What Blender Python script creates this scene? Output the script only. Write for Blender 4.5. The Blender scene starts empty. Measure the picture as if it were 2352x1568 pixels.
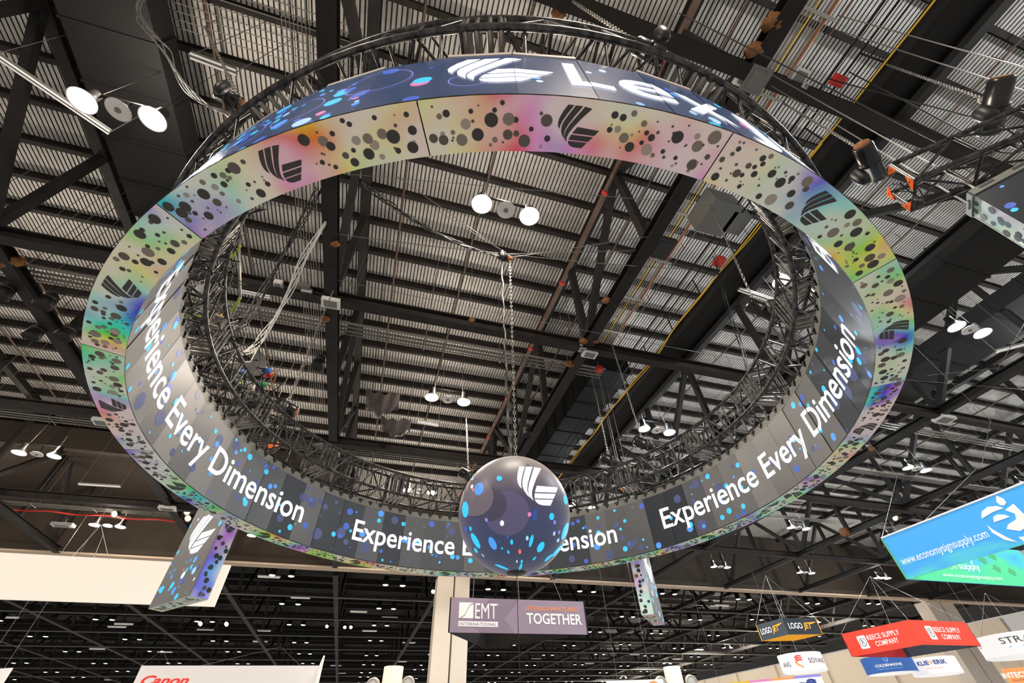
import bpy, math, random
from mathutils import Vector, Matrix
random.seed(7)
SC = bpy.context.scene
COL = SC.collection
V = Vector
PI = math.pi

# ------------------------------------------------------------------ camera
FPX, PITCH, ROLL = 954.0, math.radians(44.52), math.radians(2.46)
CT, ST, CR, SR = math.cos(PITCH), math.sin(PITCH), math.cos(ROLL), math.sin(ROLL)
cam_d = bpy.data.cameras.new('camera')
cam_d.sensor_width = 36.0
cam_d.lens = FPX / 2352 * 36.0
cam_d.clip_start, cam_d.clip_end = 0.1, 600
cam = bpy.data.objects.new('camera', cam_d)
COL.objects.link(cam)
RIGHT, UPV, FWD = V((1, 0, 0)), V((0, -ST, CT)), V((0, CT, ST))
cx, cy = RIGHT * CR - UPV * SR, RIGHT * SR + UPV * CR
m = Matrix((cx, cy, -FWD)).transposed().to_4x4()
cam.matrix_world = m
SC.camera = cam
SC.view_settings.view_transform = 'Standard'
SC.view_settings.look = 'None'
SC.view_settings.gamma = 1.0
SC.view_settings.use_curve_mapping = False
SC.view_settings.exposure = 0.12

# ------------------------------------------------------------------ ambient light of the hall
world = bpy.data.worlds.new('hall_ambient')
SC.world = world
world.use_nodes = True
bg = world.node_tree.nodes['Background']
bg.inputs[0].default_value = (1.0, 0.93, 0.85, 1)
bg.inputs[1].default_value = 0.42
DECK_FILL_W, DOWN_W = 640.0, 1300.0      # deck fill added above a high-bay lamp pair, and the pair's downward power


# ------------------------------------------------------------------ measuring helpers (plan position of a photo point at a height)
def ray(x, y):
    px, py = x - 1176, y - 784
    u, v = CR * px - SR * py, SR * px + CR * py
    d = V((u, FPX, -v))
    return V((d.x, d.y * CT - d.z * ST, d.y * ST + d.z * CT))


def W(x, y, z):
    d = ray(x, y)
    return d * (z / d.z)


def R_(x, y, dist):
    d = ray(x, y)
    return d * (dist / math.hypot(d.x, d.y))


def proj(P):
    y, z = P.y * CT + P.z * ST, -P.y * ST + P.z * CT
    if y <= 0.1:
        return (-9999, -9999)
    u, v = P.x / y * FPX, -z / y * FPX
    return (CR * u + SR * v + 1176, -SR * u + CR * v + 784)


AZ = math.radians(-18.2)
EA = V((math.sin(AZ), math.cos(AZ), 0))
EB = V((math.cos(AZ), -math.sin(AZ), 0))
EZ = V((0, 0, 1))


def AB(a, b, z):
    return EA * a + EB * b + EZ * z


ZB, ZT, ZD = 14.0, 20.5, 21.0           # bottom chords, top chords / purlin soffit, deck
S = 11.78                                # structural bay
RC = V((-0.21, 8.97, 0))                 # ring centre
R_OUT, R_IN = 7.785, 7.27
Z0, Z1 = 4.5, 6.2


def RP(phi, r, z):
    t = math.radians(phi)
    return V((RC.x + r * math.sin(t), RC.y + r * math.cos(t), z))


# ------------------------------------------------------------------ materials
def mat(name, col, rough=0.6, metal=0.0, emit=None, es=1.0, spec=0.5, sample=False):
    mt = bpy.data.materials.new(name)
    mt.use_nodes = True
    b = mt.node_tree.nodes['Principled BSDF']
    b.inputs['Base Color'].default_value = (*col, 1)
    b.inputs['Roughness'].default_value = rough
    b.inputs['Metallic'].default_value = metal
    b.inputs['Specular IOR Level'].default_value = spec
    if emit:
        b.inputs['Emission Color'].default_value = (*emit, 1)
        b.inputs['Emission Strength'].default_value = es
        if not sample:
            mt.cycles.emission_sampling = 'NONE'
    return mt


def noisy(mt, scale, amount, col2, detail=3.0):
    """mixes a second colour into the base colour with noise in object space (wear, galvanised spangle)"""
    nt = mt.node_tree
    b = nt.nodes['Principled BSDF']
    c1 = tuple(b.inputs['Base Color'].default_value)
    tc = nt.nodes.new('ShaderNodeNewGeometry')
    nz = nt.nodes.new('ShaderNodeTexNoise')
    nz.inputs['Scale'].default_value = scale
    nz.inputs['Detail'].default_value = detail
    nt.links.new(tc.outputs['Position'], nz.inputs['Vector'])
    rp = nt.nodes.new('ShaderNodeValToRGB')
    rp.color_ramp.elements[0].position = 0.5 - amount
    rp.color_ramp.elements[1].position = 0.5 + amount
    rp.color_ramp.elements[0].color = c1
    rp.color_ramp.elements[1].color = (*col2, 1)
    nt.links.new(nz.outputs['Fac'], rp.inputs[0])
    nt.links.new(rp.outputs[0], b.inputs['Base Color'])
    return mt


M = {}
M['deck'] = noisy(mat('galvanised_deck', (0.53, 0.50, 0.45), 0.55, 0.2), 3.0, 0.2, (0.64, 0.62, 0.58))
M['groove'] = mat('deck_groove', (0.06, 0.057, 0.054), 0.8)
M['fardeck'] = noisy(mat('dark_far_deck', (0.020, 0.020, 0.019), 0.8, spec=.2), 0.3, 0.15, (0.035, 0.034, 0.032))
M['steel'] = noisy(mat('black_painted_steel', (0.012, 0.011, 0.011), 0.6, spec=.25), 1.2, 0.2, (0.022, 0.019, 0.017))
M['purlin'] = noisy(mat('dark_brown_steel', (0.016, 0.014, 0.013), 0.65, spec=.25), 1.5, 0.2, (0.030, 0.024, 0.021))
M['deckbandblack'] = mat('black_deck_band', (0.005, 0.005, 0.005), 0.8, spec=.15)
M['duct'] = mat('dark_duct', (0.012, 0.012, 0.012), 0.75, spec=.25)
M['brown'] = noisy(mat('brown_painted_wall', (0.038, 0.029, 0.022), 0.8, spec=.25), 0.2, 0.2, (0.048, 0.037, 0.028))
M['ledge'] = mat('tan_ledge', (0.60, 0.47, 0.35), 0.7)
M['beige'] = noisy(mat('beige_wall', (0.62, 0.54, 0.45), 0.8), 0.1, 0.2, (0.66, 0.58, 0.48))
M['column'] = noisy(mat('cream_column', (0.66, 0.585, 0.50), 0.7), 0.3, 0.2, (0.70, 0.63, 0.54))
M['rust'] = noisy(mat('rusty_pipe', (0.085, 0.042, 0.028), 0.7), 2.0, 0.2, (0.13, 0.085, 0.06))
M['conduit'] = mat('grey_conduit', (0.20, 0.19, 0.165), 0.5, 0.2)
M['white'] = mat('white_plastic', (0.75, 0.74, 0.72), 0.5)
M['lampwhite'] = mat('lamp_white_enamel', (0.72, 0.69, 0.66), 0.45)
M['lamp'] = mat('lamp_glow', (1, 1, 1), 0.4, 0, (1.0, 0.93, 0.82), 40.0, sample=True)
M['farlamp'] = mat('far_lamp_glow', (1, 1, 1), 0.4, 0, (1.0, 0.94, 0.78), 5.0)
M['warmlamp'] = mat('warm_spot_glow', (1, 1, 1), 0.4, 0, (1.0, 0.66, 0.25), 14.0)
M['tube'] = mat('fluorescent_tube', (0.78, 0.74, 0.70), 0.4, 0, (1.0, 0.93, 0.86), 0.22)
M['truss'] = noisy(mat('black_scuffed_truss', (0.028, 0.027, 0.028), 0.30, 0.6), 9.0, 0.12, (0.10, 0.095, 0.09))
M['rung'] = mat('bare_metal_rung', (0.30, 0.28, 0.26), 0.35, 0.85)
M['black'] = mat('black_plastic', (0.012, 0.012, 0.013), 0.45)
M['blackgloss'] = mat('black_gloss', (0.010, 0.010, 0.011), 0.25)
M['cable'] = mat('black_cable', (0.012, 0.012, 0.012), 0.5)
M['wire'] = mat('steel_wire', (0.24, 0.23, 0.22), 0.4, 0.6)
M['chain'] = mat('chain_steel', (0.34, 0.32, 0.29), 0.3, 0.8)
M['orange'] = mat('orange_cable', (0.75, 0.18, 0.03), 0.6)
M['orangeplate'] = mat('orange_plate', (0.95, 0.16, 0.02), 0.5, 0, (0.95, 0.16, 0.02), 0.25)
M['yellow'] = mat('yellow_cable', (0.80, 0.50, 0.03), 0.5)
M['lime'] = mat('lime_sling', (0.45, 0.70, 0.05), 0.6)
M['red'] = mat('red_paint', (0.60, 0.03, 0.02), 0.5)
M['blue'] = mat('blue_sleeve', (0.03, 0.18, 0.60), 0.5)
M['green'] = mat('green_plug', (0.02, 0.40, 0.08), 0.5)
M['burlap'] = noisy(mat('burlap', (0.30, 0.13, 0.04), 0.9), 14.0, 0.15, (0.17, 0.075, 0.03))
M['tarp'] = mat('grey_tarp', (0.065, 0.052, 0.046), 0.45)
M['strip'] = mat('grey_frame_strip', (0.17, 0.175, 0.16), 0.5, 0.2)
M['stripedge'] = mat('pale_frame_edge', (0.62, 0.56, 0.50), 0.5)

# LED screens (they emit: picture content) and their dark glossy faces, paler ones with reflections in the colour
LEDM = []
for i, (c, r, e) in enumerate([((.030, .031, .034), .30, .020), ((.060, .060, .062), .36, .026), ((.105, .103, .100), .40, .028),
                               ((.045, .047, .052), .33, .022), ((.080, .079, .078), .38, .026), ((.16, .155, .147), .42, .03)]):
    LEDM.append(mat('led_face_%s' % 'abcdef'[i], c, r, 0.0, (0.55, 0.75, 1.0), e, .2 if i in (0, 3) else 0.6))
for i, lm in enumerate(LEDM):
    p_ = lm.node_tree.nodes['Principled BSDF']
    p_.inputs['Sheen Weight'].default_value = (.06, .3, .6, .08, .45, .8)[i]
    p_.inputs['Sheen Roughness'].default_value = .45
    p_.inputs['Sheen Tint'].default_value = (1, .95, .88, 1)
M['ledouter'] = mat('led_outer_face', (.035, .037, .042), 0.22, 0.0, (0.10, 0.27, 0.75), 0.14, 0.8)
M['lettering'] = mat('led_white', (.8, .8, .8), .5, 0, (0.93, 0.95, 1.0), 1.05)
DOTC = {'cyan': (0.01, 0.60, 1.0, .95), 'sky': (0.06, 0.36, 1.0, .85), 'blue': (0.03, 0.14, 0.75, .65), 'navy': (0.06, 0.10, 0.32, .50),
        'pale': (0.45, 0.72, 1.0, .9), 'pink': (0.9, 0.25, 0.55, .8), 'violet': (0.35, 0.30, .95, .75), 'white': (.92, .92, 1.0, .95),
        'red': (0.95, 0.16, 0.12, .9), 'dusk': (0.075, 0.07, 0.20, .35), 'deep': (0.0, 0.10, 0.45, .6)}
for k, (r, g, b_, s) in DOTC.items():
    M['d_' + k] = mat('led_bubble_' + k, (.05, .05, .05), .4, 0, (r, g, b_), s)
M['ink'] = mat('charcoal_print', (0.040, 0.035, 0.033), 0.55)
M['ink2'] = mat('brown_print', (0.115, 0.095, 0.082), 0.5)
M['ink3'] = mat('taupe_print', (0.24, 0.20, 0.165), 0.45)
M['ink4'] = mat('pale_print', (0.42, 0.36, 0.31), 0.45)
M['bronze'] = mat('bronze_print', (0.34, 0.21, 0.08), 0.5)
M['teal'] = mat('teal_print', (0.012, 0.07, 0.10), 0.5)


def holo(name, offs, sat_hi, val, hue0=None, hspan=2.2, emit=0.0):
    """iridescent foil: hue follows a soft noise and the viewing angle"""
    mt = mat(name, (.7, .7, .7), 0.32, 0.35)
    nt = mt.node_tree
    b = nt.nodes['Principled BSDF']
    geo = nt.nodes.new('ShaderNodeNewGeometry')
    mp = nt.nodes.new('ShaderNodeMapping')
    mp.inputs['Location'].default_value = offs
    nt.links.new(geo.outputs['Position'], mp.inputs[0])
    n1 = nt.nodes.new('ShaderNodeTexNoise'); n1.inputs['Scale'].default_value = 0.62; n1.inputs['Detail'].default_value = 1.5
    n2 = nt.nodes.new('ShaderNodeTexNoise'); n2.inputs['Scale'].default_value = 1.0; n2.inputs['Detail'].default_value = 2.0
    mp2 = nt.nodes.new('ShaderNodeMapping'); mp2.inputs['Location'].default_value = (offs[1] + 13, offs[0] - 7, 3)
    nt.links.new(geo.outputs['Position'], mp2.inputs[0])
    nt.links.new(mp.outputs[0], n1.inputs['Vector'])
    nt.links.new(mp2.outputs[0], n2.inputs['Vector'])
    lw = nt.nodes.new('ShaderNodeLayerWeight'); lw.inputs[0].default_value = 0.5
    ma = nt.nodes.new('ShaderNodeMath'); ma.operation = 'MULTIPLY_ADD'
    nt.links.new(n1.outputs['Fac'], ma.inputs[0]); ma.inputs[1].default_value = hspan
    ma2 = nt.nodes.new('ShaderNodeMath'); ma2.operation = 'MULTIPLY'
    nt.links.new(lw.outputs['Facing'], ma2.inputs[0]); ma2.inputs[1].default_value = 0.5
    nt.links.new(ma2.outputs[0], ma.inputs[2])
    fr = nt.nodes.new('ShaderNodeMath'); fr.operation = 'FRACT'
    nt.links.new(ma.outputs[0], fr.inputs[0])
    hue = fr.outputs[0]
    if hue0 is not None:
        mr = nt.nodes.new('ShaderNodeMapRange')
        nt.links.new(n1.outputs['Fac'], mr.inputs[0])
        mr.inputs[1].default_value = 0.3; mr.inputs[2].default_value = 0.7
        mr.inputs[3].default_value = hue0[0]; mr.inputs[4].default_value = hue0[1]
        hue = mr.outputs[0]
    rp = nt.nodes.new('ShaderNodeValToRGB')
    e = rp.color_ramp.elements
    e[0].position, e[0].color = 0.42, (.12, .12, .12, 1)
    e[1].position, e[1].color = 0.66, (sat_hi, sat_hi, sat_hi, 1)
    nt.links.new(n2.outputs['Fac'], rp.inputs[0])
    hs = nt.nodes.new('ShaderNodeCombineColor'); hs.mode = 'HSV'
    nt.links.new(hue, hs.inputs[0]); nt.links.new(rp.outputs[0], hs.inputs[1]); hs.inputs[2].default_value = val
    mx = nt.nodes.new('ShaderNodeMix'); mx.data_type = 'RGBA'; mx.blend_type = 'MULTIPLY'
    mx.inputs[0].default_value = 1.0
    mx.inputs[7].default_value = (1.0, 0.95, 0.88, 1)
    nt.links.new(hs.outputs[0], mx.inputs[6])
    nt.links.new(mx.outputs[2], b.inputs['Base Color'])
    if emit:  # brightness put into the foil colour as a glow, no lamp behind
        nt.links.new(mx.outputs[2], b.inputs['Emission Color'])
        b.inputs['Emission Strength'].default_value = emit
        mt.cycles.emission_sampling = 'NONE'
    return mt


HOLO = [holo('holographic_foil_%s' % 'abcde'[i], (i * 3.7, i * 5.1, 0), 0.95, 1.0) for i in range(5)]
M['holoblue'] = holo('holographic_foil_blue', (2, 9, 4), 0.8, 0.9, (0.52, 0.80), 2, 0.22)
M['hologreen'] = holo('holographic_foil_green', (5, 1, 2), 0.75, 0.9, (0.33, 0.78), 2, 0.22)
M['holopink'] = holo('holographic_foil_pink', (8, 3, 1), 0.35, 0.75)


# ------------------------------------------------------------------ mesh builder
class MB:
    def __init__(self):
        self.v, self.f, self.m, self.s = [], [], [], []
        self.mats = []

    def mi(self, name):
        mt = M[name] if isinstance(name, str) else name
        if mt not in self.mats:
            self.mats.append(mt)
        return self.mats.index(mt)

    def face(self, pts, mt, smooth=False):
        n = len(self.v)
        self.v += [tuple(p) for p in pts]
        self.f.append(list(range(n, n + len(pts))))
        self.m.append(self.mi(mt)); self.s.append(smooth)

    def mesh(self, vs, fs, mt, smooth=False):
        n = len(self.v)
        self.v += [tuple(p) for p in vs]
        k = self.mi(mt)
        for f in fs:
            self.f.append([i + n for i in f]); self.m.append(k); self.s.append(smooth)

    def box(self, c, u, v, w, mt):
        """c centre; u, v, w half-extent vectors"""
        vs = [c + u * a + v * b + w * d for a in (-1, 1) for b in (-1, 1) for d in (-1, 1)]
        self.mesh(vs, [(0, 1, 3, 2), (4, 6, 7, 5), (0, 4, 5, 1), (2, 3, 7, 6), (0, 2, 6, 4), (1, 5, 7, 3)], mt)

    def beam(self, p, q, w, h, mt, up=EZ):
        d = (q - p)
        dn = d.normalized()
        s = dn.cross(up)
        if s.length < 1e-4:
            s = dn.cross(V((1, 0, 0)))
        s.normalize()
        t = s.cross(dn)
        self.box((p + q) / 2, d / 2, s * (w / 2), t * (h / 2), mt)

    def ibeam(self, p, q, w, h, mt, t=0.04, up=EZ):
        dn = (q - p).normalized()
        s = dn.cross(up).normalized()
        n = s.cross(dn)
        self.beam(p + n * (h / 2 - t / 2), q + n * (h / 2 - t / 2), w, t, mt, up)
        self.beam(p - n * (h / 2 - t / 2), q - n * (h / 2 - t / 2), w, t, mt, up)
        self.beam(p, q, t, h - 2 * t, mt, up)

    def tube(self, pts, r, mt, n=8, closed=False, caps=True):
        pts = [V(p) for p in pts]
        N = len(pts)
        rings, prev = [], None
        for i in range(N):
            if closed:
                d = pts[(i + 1) % N] - pts[i - 1]
            else:
                d = pts[min(i + 1, N - 1)] - pts[max(i - 1, 0)]
            if d.length < 1e-9:
                d = V((0, 0, 1))
            d.normalize()
            if prev is None:
                a = d.cross(EZ)
                if a.length < 0.05:
                    a = d.cross(V((1, 0, 0)))
            else:
                a = prev - d * prev.dot(d)
            a.normalize(); prev = a
            b = d.cross(a)
            rings.append([pts[i] + a * (r * math.cos(2 * PI * k / n)) + b * (r * math.sin(2 * PI * k / n)) for k in range(n)])
        vs = [p for rg in rings for p in rg]
        fs = []
        for i in range(N if closed else N - 1):
            j = (i + 1) % N
            for k in range(n):
                l = (k + 1) % n
                fs.append((i * n + k, i * n + l, j * n + l, j * n + k))
        self.mesh(vs, fs, mt, True)
        if caps and not closed:
            self.face(rings[0][::-1], mt); self.face(rings[-1], mt)

    def lathe(self, c, axis, prof, mt, n=20, smooth=True):
        """prof: list of (along, radius)"""
        ax = axis.normalized()
        a = ax.cross(EZ)
        if a.length < 0.05:
            a = ax.cross(V((1, 0, 0)))
        a.normalize(); b = ax.cross(a)
        vs, fs = [], []
        for (h, r) in prof:
            for k in range(n):
                t = 2 * PI * k / n
                vs.append(c + ax * h + a * (r * math.cos(t)) + b * (r * math.sin(t)))
        for i in range(len(prof) - 1):
            for k in range(n):
                l = (k + 1) % n
                fs.append((i * n + k, i * n + l, (i + 1) * n + l, (i + 1) * n + k))
        self.mesh(vs, fs, mt, smooth)

    def disc(self, c, ax, r, mt, n=20):
        ax = ax.normalized()
        a = ax.cross(EZ)
        if a.length < 0.05:
            a = ax.cross(V((1, 0, 0)))
        a.normalize(); b = ax.cross(a)
        self.face([c + a * (r * math.cos(2 * PI * k / n)) + b * (r * math.sin(2 * PI * k / n)) for k in range(n)], mt)

    def poly(self, pts2, fn, mt):
        """flat polygon with possibly concave outline mapped by fn"""
        from mathutils.geometry import tessellate_polygon
        tris = tessellate_polygon([[V((x, y, 0)) for x, y in pts2]])
        self.mesh([fn(x, y) for x, y in pts2], tris, mt)

    def dot(self, x, y, r, fn, mt, n=20, ry=None):
        ry = ry or r
        self.face([fn(x + r * math.cos(2 * PI * k / n), y + ry * math.sin(2 * PI * k / n)) for k in range(n)], mt)

    def circle(self, x, y, r, w, fn, mt, n=36):
        pts = [(math.cos(2 * PI * k / n), math.sin(2 * PI * k / n)) for k in range(n)]
        vs = [fn(x + r * c, y + r * s) for c, s in pts] + [fn(x + (r - w) * c, y + (r - w) * s) for c, s in pts]
        self.mesh(vs, [(k, (k + 1) % n, n + (k + 1) % n, n + k) for k in range(n)], mt)

    def build(self, name, parent=None, **props):
        me = bpy.data.meshes.new(name)
        me.from_pydata(self.v, [], self.f)
        for mt in self.mats:
            me.materials.append(mt)
        me.polygons.foreach_set('material_index', self.m)
        me.polygons.foreach_set('use_smooth', self.s)
        me.update()
        o = bpy.data.objects.new(name, me)
        COL.objects.link(o)
        if parent:
            o.parent = parent
            o.matrix_parent_inverse = parent.matrix_basis.inverted()
        for k, val in props.items():
            o[k] = val
        return o


def thing(name, loc, label, cat, group=None):
    o = bpy.data.objects.new(name, None)
    o.empty_display_size = 0.2
    o.location = loc
    COL.objects.link(o)
    o['label'] = label; o['category'] = cat
    if group:
        o['group'] = group
    return o


def single(mb, name, label, cat, group=None):
    o = mb.build(name)
    o['label'] = label; o['category'] = cat
    if group:
        o['group'] = group
    return o


def struct(mb, name, label, cat='structure'):
    o = mb.build(name)
    o['label'] = label; o['category'] = cat; o['kind'] = 'structure'
    return o


def clone(o, mat4=None, parent=None):
    """copy of a thing with copies of its parts, moved by a matrix"""
    c = o.copy()
    COL.objects.link(c)
    if parent:
        inv = o.matrix_parent_inverse.copy()
        c.parent = parent
        c.matrix_parent_inverse = inv
    elif mat4 is not None:
        c.matrix_basis = mat4 @ o.matrix_basis
    for ch in o.children:
        clone(ch, None, c)
    return c


# text -> flat outlines (height of capitals = 1)
_tc = {}


def text_mesh(s, bold=0.0, shear=0.0, space=1.0):
    key = (s, bold, shear, space)
    if key in _tc:
        return _tc[key]
    cu = bpy.data.curves.new('t', 'FONT')
    cu.body = s
    cu.offset = bold
    cu.shear = shear
    cu.space_character = space
    cu.resolution_u = 4
    cu.fill_mode = 'FRONT'
    o = bpy.data.objects.new('t', cu)
    COL.objects.link(o)
    dg = bpy.context.evaluated_depsgraph_get()
    dg.update()
    me = bpy.data.meshes.new_from_object(o.evaluated_get(dg))
    vs = [(v.co.x, v.co.y) for v in me.vertices]
    fs = [list(p.vertices) for p in me.polygons]
    bpy.data.objects.remove(o); bpy.data.meshes.remove(me); bpy.data.curves.remove(cu)
    k = 1.0 / 0.69
    vs = [(x * k, y * k) for x, y in vs]
    x0 = min(x for x, y in vs); x1 = max(x for x, y in vs)
    _tc[key] = ([(x - x0, y) for x, y in vs], fs, x1 - x0)
    return _tc[key]


def text(mb, s, fn, x, y, h, mt, width=None, bold=0.0, shear=0.0, space=1.0, align='l'):
    vs, fs, w = text_mesh(s, bold, shear, space)
    sx = (width / w) if width else h
    if align == 'c':
        x -= w * sx / 2
    if align == 'r':
        x -= w * sx
    mb.mesh([fn(x + a * sx, y + b * h) for a, b in vs], fs, mt)


# the leaf-stroke LE mark of the ring's owner, in a 325 x 290 box
LOGO = [
    [(57, 288), (25, 240), (5, 195), (0, 165), (4, 142), (17, 123), (20, 148), (32, 180), (60, 228), (100, 288)],
    [(112, 287), (66, 217), (40, 172), (31, 138), (33, 108), (45, 80), (62, 57), (57, 90), (62, 122), (82, 162), (116, 215), (165, 286)],
    [(180, 285), (130, 213), (92, 160), (70, 118), (62, 88), (66, 62), (85, 35), (84, 70), (97, 104), (124, 145), (166, 200), (235, 276)],
    [(153, 146), (325, 135), (297, 97), (121, 100)],
    [(115, 90), (290, 87), (258, 50), (101, 53)],
    [(99, 44), (252, 42), (216, 0), (152, 1), (122, 9), (104, 26)]]


def logo(mb, fn, mt, sx, sy, x0=0, y0=0):
    for p in LOGO:
        mb.poly([(x0 + x * sx, y0 + y * sy) for x, y in p], fn, mt)


def pl(O, U, Vv, n=None, off=0.0):
    d = (n * off) if n is not None else V((0, 0, 0))
    return lambda x, y: O + U * x + Vv * y + d


# ================================================================== THE BUILDING
# ---- corrugated roof deck
mb = MB()
b0, b1, a0, a1 = -80.0, 100.0, -24.0, 50.0
pitch = 0.20
nb = int((b1 - b0) / pitch)
vs, fs, ff = [], [], []
for i in range(nb):
    b = b0 + i * pitch
    prof = [(b, 0), (b + .138, 0), (b + .148, .042), (b + .190, .042), (b + pitch, 0)]
    n = len(vs)
    for (bb, dz) in prof:
        vs.append(AB(a0, bb, ZD + dz)); vs.append(AB(a1, bb, ZD + dz))
    fs.append((n, n + 1, n + 3, n + 2))
    for k in (2, 4, 6):
        ff.append((n + k, n + k + 1, n + k + 3, n + k + 2))
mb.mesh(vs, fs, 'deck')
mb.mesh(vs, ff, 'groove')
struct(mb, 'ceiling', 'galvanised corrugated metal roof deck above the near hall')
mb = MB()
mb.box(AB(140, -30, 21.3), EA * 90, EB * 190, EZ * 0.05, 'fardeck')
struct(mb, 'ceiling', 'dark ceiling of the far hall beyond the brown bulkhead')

# ---- purlins
k = 0
for i in range(-17, 15):
    a = 12.95 + i * S / 6
    mb = MB()
    mb.ibeam(AB(a, b0, 20.74), AB(a, b1, 20.74), 0.22, 0.50, 'purlin', 0.03)
    k += 1
    struct(mb, 'trim_%d' % k, 'dark roof purlin under the galvanised deck')
for i in range(1, 16):
    a = 49.0 + i * S
    mb = MB()
    mb.beam(AB(a + 0.3, -150, 14.0), AB(a + 0.3, 95, 14.0), 0.4, 0.4, 'steel')
    mb.beam(AB(a + 0.15, -150, 13.75), AB(a + 0.15, 95, 13.75), 0.16, 0.10, 'strip')  # pale strip put in as the highlight along the beam
    for q in (0.33, 0.66):
        mb.beam(AB(a + S * q, -150, 19.6), AB(a + S * q, 95, 19.6), 0.35, 0.7, 'steel')
    k += 1
    struct(mb, 'trim_%d' % k, 'black bracing beam crossing the ceiling of the far hall')

# ---- bulkhead between the halls, brown soffit, side wall, columns
mb = MB()
mb.box(AB(50.6, 5, 17.8), EA * 0.5, EB * 120, EZ * 3.7, 'brown')
mb.box(AB(49.95, 5, 13.95), EA * 0.55, EB * 120, EZ * 0.17, 'ledge')
mb.box(AB(49.3, 5, 14.15), EA * 0.12, EB * 120, EZ * 0.20, 'brown')
for i in range(-28, 30):
    mb.lathe(AB(49.38, i * 3.93, 14.1), -EA, [(0, .07), (.06, .07), (.06, 0)], 'white', 6)
struct(mb, 'wall_back', 'brown bulkhead with a tan ledge spanning the width of the hall')
mb = MB()
mb.box(AB(44.0, -42, 19.6), EA * 6.2, EB * 38, EZ * 0.2, 'brown')
mb.box(AB(38.0, -44, 18.9), EA * 0.25, EB * 36, EZ * 0.9, 'brown')
struct(mb, 'ceiling', 'flat dark brown soffit at the left in front of the bulkhead')
mb = MB()
mb.box(AB(140, 96, 4), EA * 88, EB * 0.4, EZ * 8.5, 'beige')
for i in range(9):
    mb.box(AB(60 + i * 14, 95.4, 4), EA * 0.7, EB * 0.3, EZ * 8.5, 'beige')
struct(mb, 'wall_right', 'beige side wall behind the red and blue hanging signs')
for (bL, bR, lab) in ((6.9, 10.45, 'pale square column under the bulkhead behind the purple sign'),
                      (78.8, 84.4, 'pale column under the bulkhead behind the red sign')):
    o = thing('column', AB(50.2, (bL + bR) / 2, -1.6), lab, 'column')
    hw = (bR - bL) / 2
    cb = MB()
    cb.box(AB(50.2 + 0.9, (bL + bR) / 2 - hw * 0.5, 6.1), EA * 0.9, EB * hw * 0.49, EZ * 7.7, 'column')
    cb.box(AB(50.2 + 0.9, (bL + bR) / 2 + hw * 0.54, 6.1), EA * 0.9, EB * hw * 0.45, EZ * 7.7, 'column')
    cb.box(AB(50.2 + 1.3, (bL + bR) / 2, 6.1), EA * 0.5, EB * hw * 0.2, EZ * 7.7, 'strip')
    cb.build('shaft', o)
    cp = MB()
    for dx in (-.07, .12):
        cp.tube([AB(50.35, (bL + bR) / 2 + dx, -1.6), AB(50.35, (bL + bR) / 2 + dx, 13.7)], .06, 'conduit', 6)
    cp.build('downpipe', o)

# ---- roof trusses running away from the camera
ORD = ['first', 'second', 'third', 'fourth', 'fifth', 'sixth', 'seventh', 'eighth']


def roof_truss(b, label, a_start, a_end, parts=True):
    o = thing('roof_truss', AB(a_start, b, ZB), label, 'roof truss', 'steel roof trusses')
    c = MB(); c.ibeam(AB(a_start, b, ZB), AB(a_end, b, ZB), 0.50, 0.46, 'steel', 0.05)
    c.build('bottom_chord', o)
    c = MB(); c.ibeam(AB(a_start, b, ZT - .1), AB(a_end, b, ZT - .1), 0.46, 0.42, 'steel', 0.05)
    c.build('top_chord', o)
    a = 0.95
    j = 0
    while a < a_end:
        if a > a_start:
            p = MB(); p.beam(AB(a, b, ZB + .2), AB(a, b, ZT - .3), 0.34, 0.30, 'steel', EA)
            p.build('post', o)
        s0, s1 = (ZB + .2, ZT - .3) if j % 2 == 0 else (ZT - .3, ZB + .2)
        if a + S / 2 < a_end:
            p = MB(); p.beam(AB(a + .1, b, s0), AB(a + S / 2 - .1, b, s1), 0.30, 0.34, 'steel')
            p.build('brace', o)
        a += S / 2; j += 1
    return o


for kk in range(-5, 8):
    b = -3.75 + kk * S
    if kk <= 0:
        lab = '%s black steel roof truss left of the sphere' % ORD[-kk]
    else:
        lab = '%s black steel roof truss right of the sphere' % ORD[kk - 1]
    roof_truss(b, lab, -6.0 if kk > -3 else 6.0, 49.4)
for kk in range(-12, 9):
    b = -3.75 + kk * S
    mb = MB()
    mb.beam(AB(52, b, ZB), AB(226, b, ZB), 0.5, 0.45, 'steel')
    mb.beam(AB(52, b + .22, ZB - .2), AB(226, b + .22, ZB - .2), 0.06, 0.06, 'rust')
    mb.beam(AB(52, b, ZT - .2), AB(226, b, ZT - .2), 0.5, 0.45, 'steel')
    a = 55.0; j = 0
    while a < 224:
        s0, s1 = (ZB, ZT) if j % 2 == 0 else (ZT, ZB)
        mb.beam(AB(a, b, s0), AB(a + S / 2, b, s1), .3, .3, 'steel'); a += S / 2; j += 1
    single(mb, 'roof_truss', 'black roof truss receding across the far hall ceiling beyond the bulkhead', 'roof truss', 'far hall roof trusses')

# ---- bracing beams at bottom chord level running left to right
for i, (a, lab) in enumerate(((0.92, 'dark bracing beam crossing behind the top of the ring at upper right'),
                              (12.93, 'dark bracing beam crossing above the middle of the ring'),
                              (24.75, 'dark bracing beam crossing just above the sphere'),
                              (37.1, 'dark bracing beam at lower left in front of the brown bulkhead'))):
    mb = MB()
    mb.ibeam(AB(a, -70, ZB - .02), AB(a, 95, ZB - .02), 0.42, 0.55, 'purlin', 0.05)
    single(mb, 'bracing_beam', lab, 'beam', 'bracing beams')

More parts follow.
